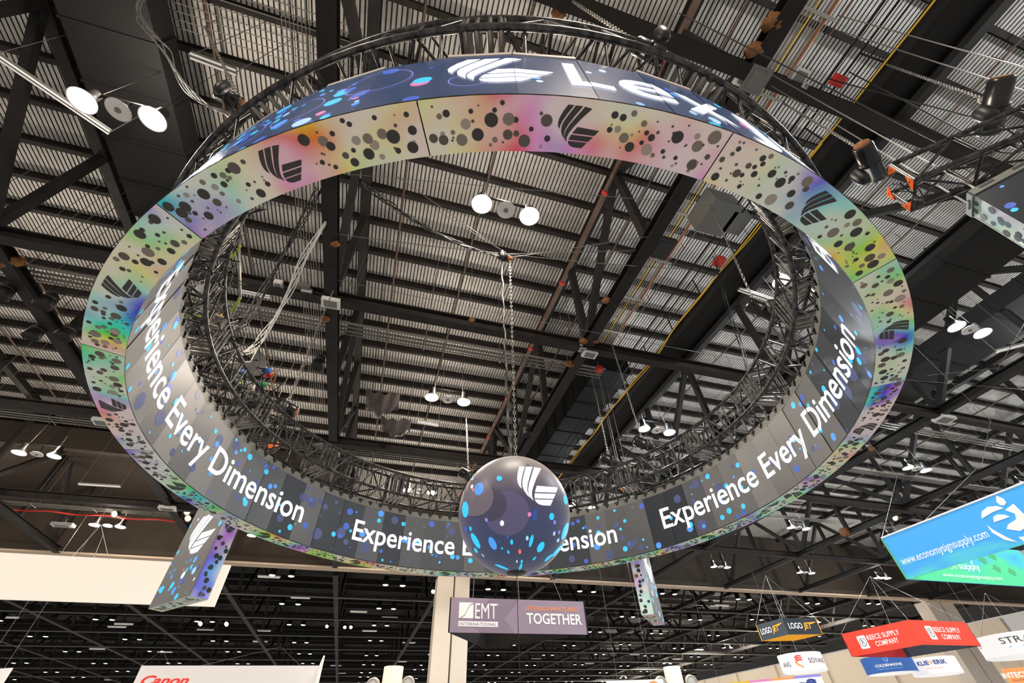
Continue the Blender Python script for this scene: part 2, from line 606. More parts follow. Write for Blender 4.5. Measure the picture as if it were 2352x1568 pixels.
# ---- sprinkler pipes along the trusses
for i in range(-12, 14):
    b = -1.9 + i * 3.93
    if i % 3 == 2:
        continue
    mb = MB()
    mb.tube([AB(-8, b, 20.2), AB(40, b, 20.2)], 0.05, 'rust', 6)
    for j in range(12):
        mb.tube([AB(-6 + 3.93 * j, b, 20.1), AB(-6 + 3.93 * j, b, 20.75)], 0.018, 'rust', 4)
    single(mb, 'sprinkler_pipe', 'thin rusty sprinkler pipe hung under the purlins', 'pipe', 'thin sprinkler pipes')
mb = MB()
mb.tube([AB(-8, 7.95, 20.0), AB(48, 7.7, 20.0)], 0.16, 'rust', 10)
for j in range(9):
    mb.lathe(AB(-4 + 5.9 * j, 7.93 - .012 * j * 2, 20.0), EA, [(-.09, .16), (-.09, .20), (.09, .20), (.09, .16)], 'red', 12)
single(mb, 'sprinkler_main', 'thick brown sprinkler main with red couplings right of the centre lamps', 'pipe')

# ---- conduit racks under the deck running left to right
for (a, z, nn, b_s, b_e, lab) in ((14.6, 14.35, 7, -60, 10, 'rack of thin pale conduits behind the middle bracing beam'),
                                  (26.4, 14.35, 6, -60, 10, 'rack of thin pale conduits behind the bracing beam above the sphere'),
                                  (16.6, 16.0, 5, 20, 80, 'rack of thick pale pipes at right behind the ring'),
                                  (22.0, 15.5, 5, 14, 80, 'rack of pale pipes far right beyond the ring'),
                                  (33.5, 16.5, 6, 20, 80, 'rack of pale pipes at right above the blue sign'),
                                  (39.2, 14.2, 6, -70, -8, 'rack of conduits at lower left above the white banner')):
    o = thing('conduit_rack', AB(a, b_s, z), lab, 'conduit rack', 'conduit racks')
    for j in range(nn):
        c = MB(); r = 0.03 if 'thin' in lab else 0.05
        c.tube([AB(a + j * 0.13, b_s, z + (j % 2) * .05), AB(a + j * 0.13, b_e, z + (j % 2) * .05)], r, 'conduit', 6)
        c.build('conduit', o)
    bb = b_s + 1.5
    while bb < b_e:
        c = MB()
        c.tube([AB(a - .1, bb, z - .06), AB(a + nn * .13, bb, z - .06)], .025, 'conduit', 4)
        for q in (a - .1, a + nn * .13):
            c.tube([AB(q, bb, z - .06), AB(q, bb, 20.7)], .014, 'wire', 4)
        c.build('hanger', o)
        bb += 3.93
# wire drop bundles running along the trusses (vertical-looking groups of cords at left)
o = thing('conduit_rack', AB(-6, -6.3, 19.5), 'column of eight pale conduits running away left of the first truss', 'conduit rack', 'conduit racks')
for j in range(8):
    c = MB(); c.tube([AB(-6, -6.9 + j * .14, 19.6), AB(30, -6.9 + j * .14, 19.6)], .018, 'conduit', 4)
    c.build('conduit', o)
o = thing('conduit_rack', AB(4.5, -20, 19.4), 'eight pale conduits crossing the deck at upper left', 'conduit rack', 'conduit racks')
for j in range(8):
    c = MB(); c.tube([AB(4.2 + j * .26, -12.0, 19.4), AB(4.2 + j * .26, -4.0, 19.4)], .018, 'conduit', 4)
    c.build('conduit', o)

# ---- right side: cable tray, orange and yellow cables, catwalk, ducts
o = thing('cable_tray', AB(-8, 8.7, 14.3), 'long tray of many pale cables beside the first truss right of the sphere', 'cable tray')
for j in range(10):
    c = MB(); bb = 12.05 + j * 0.14
    c.tube([AB(-8, bb, 20.0), AB(34, bb, 20.0)], 0.03, 'conduit' if j != 3 else 'yellow', 5)
    c.build('conduit', o)
for j in range(14):
    c = MB()
    c.beam(AB(-7 + j * 2.95, 11.95, 19.93), AB(-7 + j * 2.95, 13.5, 19.93), .12, .05, 'conduit')
    c.build('bracket', o)
mb = MB(); mb.tube([AB(-8, 13.33, 20.3), AB(40, 13.33, 20.3)], .07, 'orange', 8)
single(mb, 'power_cable', 'long straight orange cable beside the cable tray right of the sphere', 'cable')
mb = MB(); pts = []
for j in range(80):
    a = -9 + j * 0.55
    pts.append(AB(a, 12.05 + 0.05 * math.sin(j * .5), 14.42 + 0.04 * math.sin(j * .9)))
mb.tube(pts, .030, 'yellow', 6)
mb.tube([p + EB * (0.10 * math.sin(i * .35)) - EZ * .05 for i, p in enumerate(pts[20:])], .02, 'yellow', 6)
single(mb, 'power_cable', 'bright yellow cable lashed along the catwalk right of the sphere', 'cable')
o = thing('catwalk', AB(-8, 12.4, 14.1), 'black catwalk with railings beside the yellow cable', 'catwalk')
c = MB(); c.box(AB(20, 13.3, 14.75), EA * 28.5, EB * 0.62, EZ * .05, 'duct'); c.build('deck_plate', o)
for bb in (12.45, 13.95):
    c = MB(); c.ibeam(AB(-8.5, bb, 14.65), AB(48.5, bb, 14.65), .24, .34, 'steel', .03); c.build('stringer', o)
for bb, zz in ((12.2, 15.8), (12.2, 15.3), (14.2, 15.8), (14.2, 15.3), (11.5, 14.9), (11.1, 14.9)):
    c = MB(); c.tube([AB(-8.5, bb, zz), AB(48.5, bb, zz)], .03, 'steel', 6); c.build('rail', o)
for j in range(24):
    a = -7.5 + j * 2.36
    for bb in (12.2, 14.2):
        c = MB(); c.tube([AB(a, bb, 14.6), AB(a, bb, 15.8)], .03, 'steel', 6); c.build('railing_post', o)
# dark ducts; the black box stands in for a dark deck band
for (aa, bb, ha, hb, z, hz, lab) in ((6.5, 22.8, 9.5, 1.4, 15.05, 0.55, 'wide dark air duct behind the ring at right'),
                                     (30.0, 12.9, 12.0, 1.2, 18.6, 1.0, 'black box in place of the dark deck band above the catwalk right of the sphere'),
                                     (8.0, -11.7, 5.6, 1.4, 18.2, 0.6, 'dark air duct behind the two brightest lamps at upper left'),
                                     (9.5, 33.0, 6.0, 1.8, 17.3, .5, 'dark air duct behind the lamp pair at far right')):
    mb = MB()
    mt = 'deckbandblack' if 'black' in lab else 'duct'
    mb.box(AB(aa, bb, z), EA * ha, EB * hb, EZ * hz, mt)
    q = -ha
    while q <= ha:
        mb.box(AB(aa + q, bb, z), EA * .04, EB * (hb + .05), EZ * (hz + .05), mt)
        q += 1.9
    single(mb, 'air_duct', lab, 'duct', 'dark air ducts')

# ================================================================== LAMPS
GA = [-4.75, 7.05, 18.85, 30.6, 42.3]
GB = [-45.0, -33.2, -21.3, -9.75, 2.3, 15.5, 25.95, 37.5, 49.5, 61.5]
LAMPLAB = {
    (1, 3): 'brightest high-bay lamp pair at upper left, left of the ring',
    (1, 4): 'bright high-bay lamp pair inside the ring above the sphere hoist',
    (2, 4): 'high-bay lamp pair above the sphere, beside the grey tarps',
    (2, 5): 'high-bay lamp pair just above the truss right of the sphere',
    (1, 5): 'high-bay lamp pair seen through the ring truss at right',
    (1, 6): 'high-bay lamp pair right of the ring at mid height',
    (3, 2): 'high-bay lamp pair at the left edge below the ring',
    (4, 2): 'high-bay lamp pair above the white banner',
    (3, 4): 'high-bay lamp pair seen through the truss left of the sphere',
    (2, 7): 'high-bay lamp pair at right above the blue sign',
    (3, 7): 'high-bay lamp pair between the ring and the blue sign'}
base = None
COOL = {}


def lamp_pair(root_loc):
    o = thing('high_bay_lamp', root_loc, '', 'lamp', 'high-bay lamp pairs')
    c = root_loc
    for s in (-0.9, 0.9):
        h = MB()
        p = c + EB * s
        h.lathe(p, -EZ, [(-.62, .05), (-.62, .15), (-.30, .17), (-.22, .20), (-.05, .33), (-.02, .36)], 'black', 24)
        h.lathe(p, -EZ, [(-.02, .36), (.02, .38), (.04, .38), (.0, .35), (-.10, .24), (-.16, .0)], 'lampwhite', 24)
        hh = h.build('housing', o)
        g = MB()
        g.lathe(p, -EZ, [(-.01, .335), (.03, .25), (.05, .0)], 'lamp', 20)
        g.build('lens', hh)
    b = MB()
    b.lathe(c, -EZ, [(-.10, .06), (-.05, .30), (.0, .34), (.02, .32), (.03, .0)], 'lampwhite', 24)
    b.lathe(c, -EZ, [(.03, .09), (.06, .08), (.06, 0)], 'strip', 12)
    b.build('junction_disc', o)
    b = MB()
    b.beam(c - EB * 0.95 + EZ * .62, c + EB * .95 + EZ * .62, .08, .08, 'steel')
    b.beam(c + EZ * .1, c + EZ * .62, .06, .06, 'steel')
    b.build('cross_bar', o)
    b = MB()
    for s in (-.8, .8):
        b.tube([c + EB * s + EZ * .64, c + EB * s * .6 + EZ * 6.3], .012, 'cable', 4)
    b.build('hanger_wire', o)
    warm = (1.0, 0.86, 0.72)
    for (nm, typ, off, en, sz) in (('deck_fill_light', 'POINT', EZ * 1.25, DECK_FILL_W, .25), ('down_light', 'SPOT', EB * -.9 - EZ * .12, DOWN_W, .25), ('down_light', 'SPOT', EB * .9 - EZ * .12, DOWN_W, .25)):  # the point light above the pair is fill added for the deck
        ld = bpy.data.lights.new(nm, typ)
        ld.energy = en
        ld.color = warm
        ld.shadow_soft_size = sz
        if typ == 'SPOT':
            ld.spot_size = math.radians(150); ld.spot_blend = .5
        l = bpy.data.objects.new(nm, ld)
        COL.objects.link(l)
        l.location = c + off
        l.parent = o
        l.matrix_parent_inverse = o.matrix_basis.inverted()
    return o


for i, a in enumerate(GA):
    for j, b in enumerate(GB):
        P = AB(a, b, ZB)
        x, y = proj(P)
        if not (-700 < x < 3000 and -600 < y < 1420) or (i, j) == (2, 3):
            if not (i == 0 and 3 <= j <= 6):
                continue
        if base is None:
            o = base = lamp_pair(P)
        else:
            o = clone(base, Matrix.Translation(P - base.location))
        if b > 8:
            for ch in o.children:
                if ch.type == 'LIGHT':
                    if ch.data.name not in COOL:
                        COOL[ch.data.name] = ch.data.copy()
                        COOL[ch.data.name].color = (0.90, 0.96, 1.0)
                    ch.data = COOL[ch.data.name]
        o['label'] = LAMPLAB.get((i, j), 'high-bay lamp pair, %s row of lamps toward the bulkhead, %s from the left' % (ORD[max(i - 1, 0)] if i else 'nearest', (ORD + ['ninth', 'tenth'])[j]))

# far hall lamps
fl = None
n = 0
for i in range(14):
    a = 54.6 + i * S
    for j in range(-14, 9):
        b = 2.6 + j * 11.95
        P = AB(a, b, ZB + random.uniform(-.3, .3))
        x, y = proj(P)
        if not (-40 < x < 2400 and y < 1600) or b > 93 or n >= 300:
            continue
        if fl is None:
            mb = MB()
            for s in (-.95, .95):
                mb.lathe(EB * s, -EZ, [(-.9, .10), (-.9, .30), (-.15, .32), (.02, .38), (.0, .36)], 'duct', 14)
                mb.lathe(EB * s, -EZ, [(-.02, .31), (.03, .27), (.05, 0)], 'farlamp', 14)
            mb.beam(EB * -1 + EZ * .8, EB * 1 + EZ * .8, .1, .1, 'steel')
            mb.beam(EZ * .8, EZ * 6.8, .05, .05, 'steel')
            fl = single(mb, 'high_bay_lamp', 'small lamp pair in the rows of lights across the far hall', 'lamp', 'far hall lamp pairs')
            o = fl
        else:
            o = fl.copy(); COL.objects.link(o)
        o.location = P
        n += 1
for a in (66.4, 90.0, 113.5, 137.0):  # fill added at far lamp spots to brighten the beige side wall
    ld = bpy.data.lights.new('wall_fill_light', 'POINT'); ld.energy = 9000; ld.color = (1, .9, .77); ld.shadow_soft_size = .3
    l = bpy.data.objects.new('wall_fill_light', ld); COL.objects.link(l)
    l.location = AB(a, 2.6 + 6 * 11.95, ZB - .6)
for (a, b) in ((42.3, 2.3), (42.3, 15.5), (42.3, 61.5), (42.3, -21.3)):  # extra fill added below the last lamp row to brighten the columns
    ld = bpy.data.lights.new('column_fill_light', 'POINT'); ld.energy = 1300; ld.color = (1, .88, .74); ld.shadow_soft_size = .3
    l = bpy.data.objects.new('column_fill_light', ld); COL.objects.link(l)
    l.location = AB(a, b, ZB - .5)
# switched-off strip fixtures and boxes on the far ceiling
sf = None
for i in range(60):
    a, b = random.uniform(56, 150), random.uniform(-70, 85)
    P = AB(a, b, 14.4)
    x, y = proj(P)
    if not (0 < x < 2352 and y < 1568):
        continue
    if sf is None:
        mb = MB(); mb.box(V((0, 0, 0)), EB * 1.1, EA * .14, EZ * .06, 'tube'); mb.box(V((0, 0, .09)), EB * 1.15, EA * .2, EZ * .04, 'white')
        sf = o = single(mb, 'strip_light', 'white strip fixture among the dark beams of the far hall', 'strip light', 'far hall strip lights')
    else:
        o = sf.copy(); COL.objects.link(o)
    o.location = P

# near strip lights and ceiling boxes
for (p, q, z, lab) in (((437, 128), (541, 167), 14.0, 'long fluorescent strip light at upper left beside the ring truss'),
                       ((1013, 746), (1076, 758), 14.2, 'fluorescent strip light above the middle of the ring'),
                       ((958, 969), (1006, 978), 14.2, 'fluorescent strip light above and left of the sphere'),
                       ((552, 668), (620, 682), 14.2, 'fluorescent strip light at the left side inside the ring'),
                       ((1698, 665), (1800, 700), 14.2, 'fluorescent strip light inside the ring at right'),
                       ((28, 562), (62, 573), 14.2, 'fluorescent strip light at far left behind the ring'),
                       ((180, 1112), (276, 1118), 14.5, 'fluorescent strip light at lower left above the banner'),
                       ((2290, 808), (2360, 790), 14.0, 'fluorescent strip light at the far right edge'),
                       ((-15, 125), (250, 305), 15.5, 'long pale strip light at the left edge behind a truss')):
    P, Q = W(*p, z), W(*q, z)
    o = thing('strip_light', (P + Q) / 2, lab, 'strip light', 'near strip lights')
    c = MB(); c.beam(P + EZ * .07, Q + EZ * .07, .22, .08, 'strip'); c.build('tray', o)
    d = (Q - P).normalized().cross(EZ)
    c = MB()
    for s in (-.06, .06):
        c.tube([P + d * s, Q + d * s], .03, 'tube', 8)
    c.build('tube', o)
    c = MB()
    for t in (P, Q):
        c.tube([t + EZ * .1, t + EZ * 5.5], .012, 'wire', 4)
    c.build('hanger_wire', o)

# ================================================================== THE RING SCREEN
ring = thing('ring_screen', RC + EZ * Z0, 'huge ring-shaped LED screen with holographic underside hanging over the hall', 'ring screen')
NF = 60
fa = 360.0 / NF
PH0 = 177.3
FAC = {'in': [], 'out': []}
for i in range(NF):
    p0, p1 = PH0 + i * fa, PH0 + (i + 1) * fa
    pm = (p0 + p1) / 2
    tilt, tl = random.uniform(-.012, .012), random.uniform(-.008, .008)
    q = (pm + 180) % 360 - 180
    kk = random.choice([0, 1, 1, 3, 4, 2])
    if -128 < q < -84:  # left panels get paler faces, their bright reflections put into the colour
        kk = random.choice([2, 5, 5, 4])
    if 55 < q < 100:
        kk = random.choice([2, 4, 5, 2])
    if 100 < q < 150:
        kk = random.choice([0, 3, 0])
    o_ = V((math.sin(math.radians(pm)), math.cos(math.radians(pm)), 0)) * .04
    for which, r, mt, sg in (('in', R_IN, LEDM[kk], 1), ('out', R_OUT, M['ledouter'], -1)):
        t1, t2_ = (tilt, tl) if which == 'in' else (tilt * .4, tl)
        g = .008
        zb = Z0 + .024
        A_, B_ = RP(p0 + g, r + t1, zb), RP(p1 - g, r - t1, zb)
        C_, D_ = RP(p1 - g, r - t1 + t2_, Z1), RP(p0 + g, r + t1 + t2_, Z1)
        c = MB()
        c.face([A_, B_, C_, D_], mt)
        b4 = [x + o_ * sg for x in (A_, B_, C_, D_)]
        c.mesh([A_, B_, C_, D_] + b4, [(4, 5, 6, 7), (0, 1, 5, 4), (3, 2, 6, 7), (0, 3, 7, 4), (1, 2, 6, 5)], 'black')
        nrm = (B_ - A_).cross(D_ - A_).normalized()
        if nrm.dot(o_) * sg > 0:
            nrm = -nrm
        FAC[which].append((c, A_, B_, C_, D_, nrm))


def clip1(poly, x, keep_gt):
    out = []
    for i in range(len(poly)):
        a, b = poly[i], poly[(i + 1) % len(poly)]
        ia, ib = (a[0] >= x) == keep_gt, (b[0] >= x) == keep_gt
        if ia:
            out.append(a)
        if ia != ib:
            t = (x - a[0]) / (b[0] - a[0])
            out.append((x, a[1] + (b[1] - a[1]) * t))
    return out


def on_screen(which, polys, mt, off=.002, mb=None):
    """lays convex outlines given as (angle, height) on the flat screen panels; into the panels themselves unless a builder is given"""
    for poly in polys:
        lo = math.floor((min(p[0] for p in poly) - PH0) / fa)
        hi = math.floor((max(p[0] for p in poly) - PH0) / fa)
        for k in range(lo, hi + 1):
            q = clip1(poly, PH0 + k * fa + .01, True)
            if len(q) > 2:
                q = clip1(q, PH0 + (k + 1) * fa - .01, False)
            if len(q) < 3:
                continue
            c, A_, B_, C_, D_, nrm = FAC[which][k % NF]
            pts = []
            for (ph, z) in q:
                t, w_ = (ph - PH0) / fa - k, (z - Z0 - .024) / (Z1 - Z0 - .024)
                pts.append(A_.lerp(B_, t).lerp(D_.lerp(C_, t), w_) + nrm * off)
            (mb or c).face(pts, mt)


def ring_dot(which, ph, z, r, mt, off, n=18):
    dg = 180 / PI / (R_IN if which == 'in' else R_OUT)
    on_screen(which, [[(ph + r * dg * math.cos(2 * PI * k / n), z + r * math.sin(2 * PI * k / n)) for k in range(n)]], mt, off)


DEG_OUT = 180 / PI / R_OUT
# lettering on the inner face
vs, fs, w = text_mesh('Experience Every Dimension', 0.010)
for st in (-137.3, -46.6, 43.2, 133.6):
    c = MB()
    on_screen('in', [[(st + vs[i][0] / w * 76.2, 5.06 + vs[i][1] * 0.63) for i in f] for f in fs], 'lettering', .008, c)
    c.build('lettering', ring, label='white illuminated lettering')
rnd = random.Random(3)
for i in range(440):
    ph, z = rnd.uniform(-180, 180), rnd.uniform(Z0 + .08, Z1 - .06)
    u = rnd.random()
    rr = rnd.choice([.018, .025, .03, .04, .05, .06, .075, .09, .11])
    if u < .30:
        col = 'd_navy'; rr *= 1.5
    elif u < .52:
        col = 'd_blue'
    elif u < .66:
        col = 'd_sky'
    else:
        col = 'd_cyan'; rr = min(rr, .085)
    rr = min(rr, z - Z0 - .03, Z1 - z - .01)
    ring_dot('in', ph, z, rr, col, {'d_navy': .002, 'd_blue': .003, 'd_sky': .0045, 'd_cyan': .006}[col] + rnd.uniform(0, .0009))
# outer face: mark, lettering, bubbles, thin circles
from mathutils.geometry import tessellate_polygon
c = MB()
for p in LOGO:
    for t in tessellate_polygon([[V((x, y, 0)) for x, y in p]]):
        on_screen('out', [[(182.9 - 8.9 * p[i][0] / 325, 4.97 + 1.06 * p[i][1] / 290) for i in t]], 'lettering', .008, c)
c.build('screen_mark', ring, label='white illuminated stroke mark')
x = 172.9
for s, wd in (('L', 3.6), ('e', 4.9), ('x', 4.9), ('J', 3.6), ('e', 4.9), ('t', 3.6)):
    vs, fs, w = text_mesh(s, 0.012)
    c = MB()
    on_screen('out', [[(x - vs[i][0] / w * wd, 5.0 + vs[i][1] * 0.95) for i in f] for f in fs], 'lettering', .008, c)
    c.build('letter', ring, label='white illuminated letter')
    x -= wd + .75
for i in range(200):
    ph, z = rnd.uniform(184, 228) if i % 3 else rnd.uniform(90, 176), rnd.uniform(Z0 + .10, Z1 - .06)
    u = rnd.random()
    rr = rnd.choice([.03, .04, .05, .06, .08, .11])
    col = 'd_pink' if u < .05 else 'd_pale' if u < .16 else 'd_cyan' if u < .45 else 'd_sky' if u < .72 else 'd_blue'
    rr = min(rr, z - Z0 - .05, Z1 - z - .02)
    ring_dot('out', ph, z, rr, col, rnd.uniform(.002, .006), 16)
for (ph, z, rr) in ((189, 5.6, .42), (196, 5.3, .35), (203, 5.2, .5), (181, 5.1, .22), (150, 5.3, .4)):
    n_ = 36
    for k in range(n_):
        a, b = 2 * PI * k / n_, 2 * PI * (k + 1) / n_
        on_screen('out', [[(ph + r_ * DEG_OUT * math.cos(t), z + r_ * math.sin(t)) for r_, t in ((rr, a), (rr, b), (rr - .012, b), (rr - .012, a))]], 'd_violet', .0065)
for which, nm in (('in', 'inner_led_panel'), ('out', 'outer_led_panel')):
    for f in FAC[which]:
        f[0].build(nm, ring)

# soffit: fifteen foil panels with printed bubbles and the mark
for i in range(15):
    s0 = 160.5 + 24 * i
    c = MB()
    hm = HOLO[(i * 3) % 5]
    ns = 12
    vs = []
    for k in range(ns + 1):
        ph = s0 + .05 + (23.9) * k / ns
        vs += [RP(ph, R_IN - .01, Z0), RP(ph, R_OUT + .005, Z0), RP(ph, R_IN - .01, Z0 + .02), RP(ph, R_OUT + .005, Z0 + .02)]
    fs = []
    for k in range(ns):
        a = 4 * k
        fs += [(a, a + 4, a + 5, a + 1), (a + 2, a + 3, a + 7, a + 6)]
    c.mesh(vs, fs, hm)
    fs = [(0, 1, 3, 2), (4 * ns, 4 * ns + 2, 4 * ns + 3, 4 * ns + 1)]
    for k in range(ns):
        a = 4 * k
        fs += [(a, a + 2, a + 6, a + 4), (a + 1, a + 5, a + 7, a + 3)]
    c.mesh(vs, fs, 'black')
    fs_ = lambda x, y: RP(x, y, Z0 - .004)
    dg = 180 / PI / 7.53
    # mark, its top towards the outer edge
    lw, lh = .435, .40
    logo(c, lambda x, y: RP(s0 + 12 + (lw / 2 - x * lw / 325) * dg, R_IN + .055 + y * lh / 290, Z0 - .004), 'ink', 1, 1)
    rr_ = random.Random(40 + i)
    placed = []
    tries = 0
    while len(placed) < 95 and tries < 3000:
        tries += 1
        ph = rr_.uniform(s0 + .5, s0 + 23.5)
        u = rr_.random()
        rad = rr_.choice([.05, .058, .062, .068, .045]) if u < .45 else rr_.uniform(.022, .036) if u < .75 else rr_.uniform(.008, .018)
        r = rr_.uniform(R_IN + .02 + rad, R_OUT - .02 - rad)
        if abs(ph - (s0 + 12)) < 2.05 + rad * dg:
            continue
        bad = 0
        for (p2, r2, d2) in placed:
            dd = math.hypot((ph - p2) / dg, r - r2)
            if dd < (rad + d2) * 0.78:
                bad = 1; break
            if dd < (rad + d2) * 1.25 and rr_.random() < .45:
                bad = 1; break
        if bad:
            continue
        placed.append((ph, r, rad))
    for (ph, r, rad) in placed[:72]:
        u = rr_.random()
        col = 'ink' if (u < .50 and rad > .02) else 'ink2' if u < .70 else 'ink3' if u < .92 else 'ink4'
        zz = Z0 - .003 - rr_.uniform(0, .002)
        c.dot(ph, r, rad * dg, (lambda x, y, z=zz: RP(x, y, z)), col, 18, rad)
    c.build('soffit_panel', ring)
# dark edge trims, top strip with dark clips
for r in (R_IN - .004, R_OUT + .006):
    c = MB()
    c.tube([RP(i * 2, r, Z0 + .014) for i in range(180)], .007, 'black', 5, True)
    c.build('edge_trim', ring)
c = MB()
vs = []
for i in range(120):
    vs += [RP(i * 3, R_IN - .002, Z1 + .005), RP(i * 3, R_IN + .012, Z1 + .20), RP(i * 3, R_IN + .10, Z1 + .20)]
fs = []
for i in range(120):
    a, b = 3 * i, 3 * ((i + 1) % 120)
    fs += [(a, b, b + 1, a + 1), (a + 1, b + 1, b + 2, a + 2)]
c.mesh(vs, fs, 'strip')
c.build('top_strip', ring, label='grey top strip')
for i in range(-47, 47):
    ph = i * 3 + 1.5
    ta = (RP(ph + 1, 1, 0) - RP(ph - 1, 1, 0)).normalized()
    ra = (RP(ph, 1, 0) - RC).normalized()
    c = MB()
    c.box(RP(ph, R_IN - .012, Z1 + .175), ta * .072, EZ * .022, ra * .02, 'black')
    c.box(RP(ph, R_IN - .012, Z1 + .125), ta * .026, EZ * .042, ra * .02, 'black')
    c.build('clip', ring, label='dark T-shaped clip')
c = MB()
for i in range(0, 60):
    if i % 5 in (1, 3):
        continue
    p0 = 177.3 + i * fa
    ta = (RP(p0 + fa, R_OUT, 0) - RP(p0, R_OUT, 0))
    mid = (RP(p0 + fa, R_OUT, Z1 + .05) + RP(p0, R_OUT, Z1 + .05)) / 2
    rad = (RP(p0 + fa / 2, 1, 0) - RC).normalized()
    c.box(mid - rad * .02, ta * .49, rad * .03, EZ * .05, 'stripedge')
c.build('outer_top_edge', ring)

# ---- circular truss carrying the ring
tr = thing('circular_truss', RC + EZ * 6.9, 'black circular box truss carrying the ring-shaped screen', 'truss')
RT = [(7.10, 6.85), (7.97, 6.85), (7.06, 7.62), (7.92, 7.85)]
for (r, z) in RT:
    c = MB()
    c.tube([RP(i * 2.5, r, z) for i in range(144)], .052, 'truss', 10, True)
    c.build('chord', tr)
NSEG = 15
for i in range(NSEG):
    ph = 180.0 + i * 24.0
    c = MB()
    for d in (-1.75, -.65, .65, 1.75):
        for (a, b) in ((0, 1), (2, 3)):
            c.tube([RP(ph + d, *RT[a]), RP(ph + d, *RT[b])], .045, 'rung', 8)
        for (a, b) in ((0, 2), (1, 3)):
            c.tube([RP(ph + d, *RT[a]), RP(ph + d, *RT[b])], .04, 'truss', 8)
    c.build('joint_frame', tr, label='bare metal rungs of a truss joint')
c = None
for i in range(NSEG):
    ph = 180.0 + i * 24.0
    c = MB()
    steps = [2.2, 6.6, 11.0, 13.0, 17.4, 21.8]
    for k, st in enumerate(steps):
        for (a, b) in ((0, 1), (2, 3), (0, 2), (1, 3)):
            if k % 2 == 0 or (a, b) in ((0, 2), (1, 3)):
                c.tube([RP(ph + st, *RT[a]), RP(ph + st, *RT[b])], .028, 'truss', 6, False, False)
    for k in range(5):
        for (a, b) in ((0, 1), (2, 3), (0, 2), (1, 3)):
            if k == 2:
                continue
            x, y = (a, b) if (k + a) % 2 == 0 else (b, a)
            c.tube([RP(ph + steps[k], *RT[x]), RP(ph + steps[k + 1], *RT[y])], .026, 'truss', 6, False, False)
    c.build('bracing', tr)
    for st in (4, 12, 20):
        for (r0, r1, z1_) in ((7.12, R_IN + .06, 6.4), (7.95, R_OUT - .06, 6.22)):
            c = MB(); c.tube([RP(ph + st, r0, 6.85), RP(ph + st, r1, z1_)], .024, 'truss', 6)
            c.build('drop_bracket', tr)

# ================================================================== THE SPHERE
SPC, SPR = V((-0.11, 9.0, 3.655)), 1.19
sp = thing('led_sphere', SPC, 'large LED ball with white mark and blue bubbles hanging in the ring', 'sphere')


def sphit(px, py):
    d = ray(px, py).normalized()
    b = d.dot(SPC)
    disc = b * b - SPC.length_squared + SPR * SPR
    if disc <= 0:
        return None
    return (d * (b - math.sqrt(disc)) - SPC).normalized()


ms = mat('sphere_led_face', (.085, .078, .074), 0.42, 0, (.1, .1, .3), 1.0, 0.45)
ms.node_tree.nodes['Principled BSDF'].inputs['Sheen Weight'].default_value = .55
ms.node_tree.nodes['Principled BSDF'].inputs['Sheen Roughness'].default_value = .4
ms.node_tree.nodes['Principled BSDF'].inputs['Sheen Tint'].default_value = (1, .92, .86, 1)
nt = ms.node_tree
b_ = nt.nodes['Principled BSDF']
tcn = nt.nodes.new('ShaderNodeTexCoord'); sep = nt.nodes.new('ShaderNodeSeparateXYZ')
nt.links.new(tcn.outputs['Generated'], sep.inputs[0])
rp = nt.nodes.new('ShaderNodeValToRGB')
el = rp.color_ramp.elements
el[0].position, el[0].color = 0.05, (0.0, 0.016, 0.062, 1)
el[1].position, el[1].color = 0.95, (0.24, 0.205, 0.185, 1)  # beige lamp-lit top of the ball painted into the emission ramp
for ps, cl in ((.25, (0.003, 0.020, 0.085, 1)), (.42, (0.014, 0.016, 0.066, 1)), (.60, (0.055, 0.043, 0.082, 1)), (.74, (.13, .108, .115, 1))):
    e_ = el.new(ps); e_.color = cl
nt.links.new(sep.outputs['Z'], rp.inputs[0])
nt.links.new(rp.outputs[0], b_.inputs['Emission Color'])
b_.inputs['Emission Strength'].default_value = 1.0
c = MB()
nlon, nlat = 64, 40
vs, fs = [], []
for i in range(nlat + 1):
    th = PI * i / nlat
    for j in range(nlon):
        t = 2 * PI * j / nlon
        vs.append(SPC + V((math.sin(th) * math.cos(t), math.sin(th) * math.sin(t), math.cos(th))) * SPR)
for i in range(nlat):
    for j in range(nlon):
        l = (j + 1) % nlon
        fs.append((i * nlon + j, (i + 1) * nlon + j, (i + 1) * nlon + l, i * nlon + l))
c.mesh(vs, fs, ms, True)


def spdot(px, py, rx, ry, rot, col, off):
    """a bubble of the ball's picture around the surface point seen at (px, py)"""
    n0 = sphit(px, py)
    if n0 is None:
        return
    pts = []
    for k in range(22):
        t = 2 * PI * k / 22
        x, y = rx * math.cos(t), ry * math.sin(t)
        h = sphit(px + x * math.cos(rot) - y * math.sin(rot), py + x * math.sin(rot) + y * math.cos(rot))
        if h is None:
            return
        pts.append(SPC + h * (SPR + off))
    cc = SPC + n0 * (SPR + off)
    m_ = len(pts)
    c.mesh([cc] + pts, [(0, 1 + k, 1 + (k + 1) % m_) for k in range(m_)], col)


def z5(x, y):
    return 1030 + x / 5.057, 1020 + y / 5.058


def patch(pts, fn_hit, off, col):
    """a polygon of the picture laid on the ball in small pieces so it follows the surface"""
    from mathutils.geometry import tessellate_polygon
    P2 = [V((x, y, 0)) for x, y in pts]
    tris = [tuple(P2[i].copy() for i in t) for t in tessellate_polygon([P2])]
    for _ in range(3):
        nx = []
        for (A_, B_, C_) in tris:
            ab, bc, ca = (A_ + B_) / 2, (B_ + C_) / 2, (C_ + A_) / 2
            nx += [(A_, ab, ca), (ab, B_, bc), (ca, bc, C_), (ab, bc, ca)]
        tris = nx
    for t in tris:
        h = [fn_hit(p.x, p.y) for p in t]
        if all(q is not None for q in h):
            c.face([SPC + q * (SPR + off) for q in h], col)


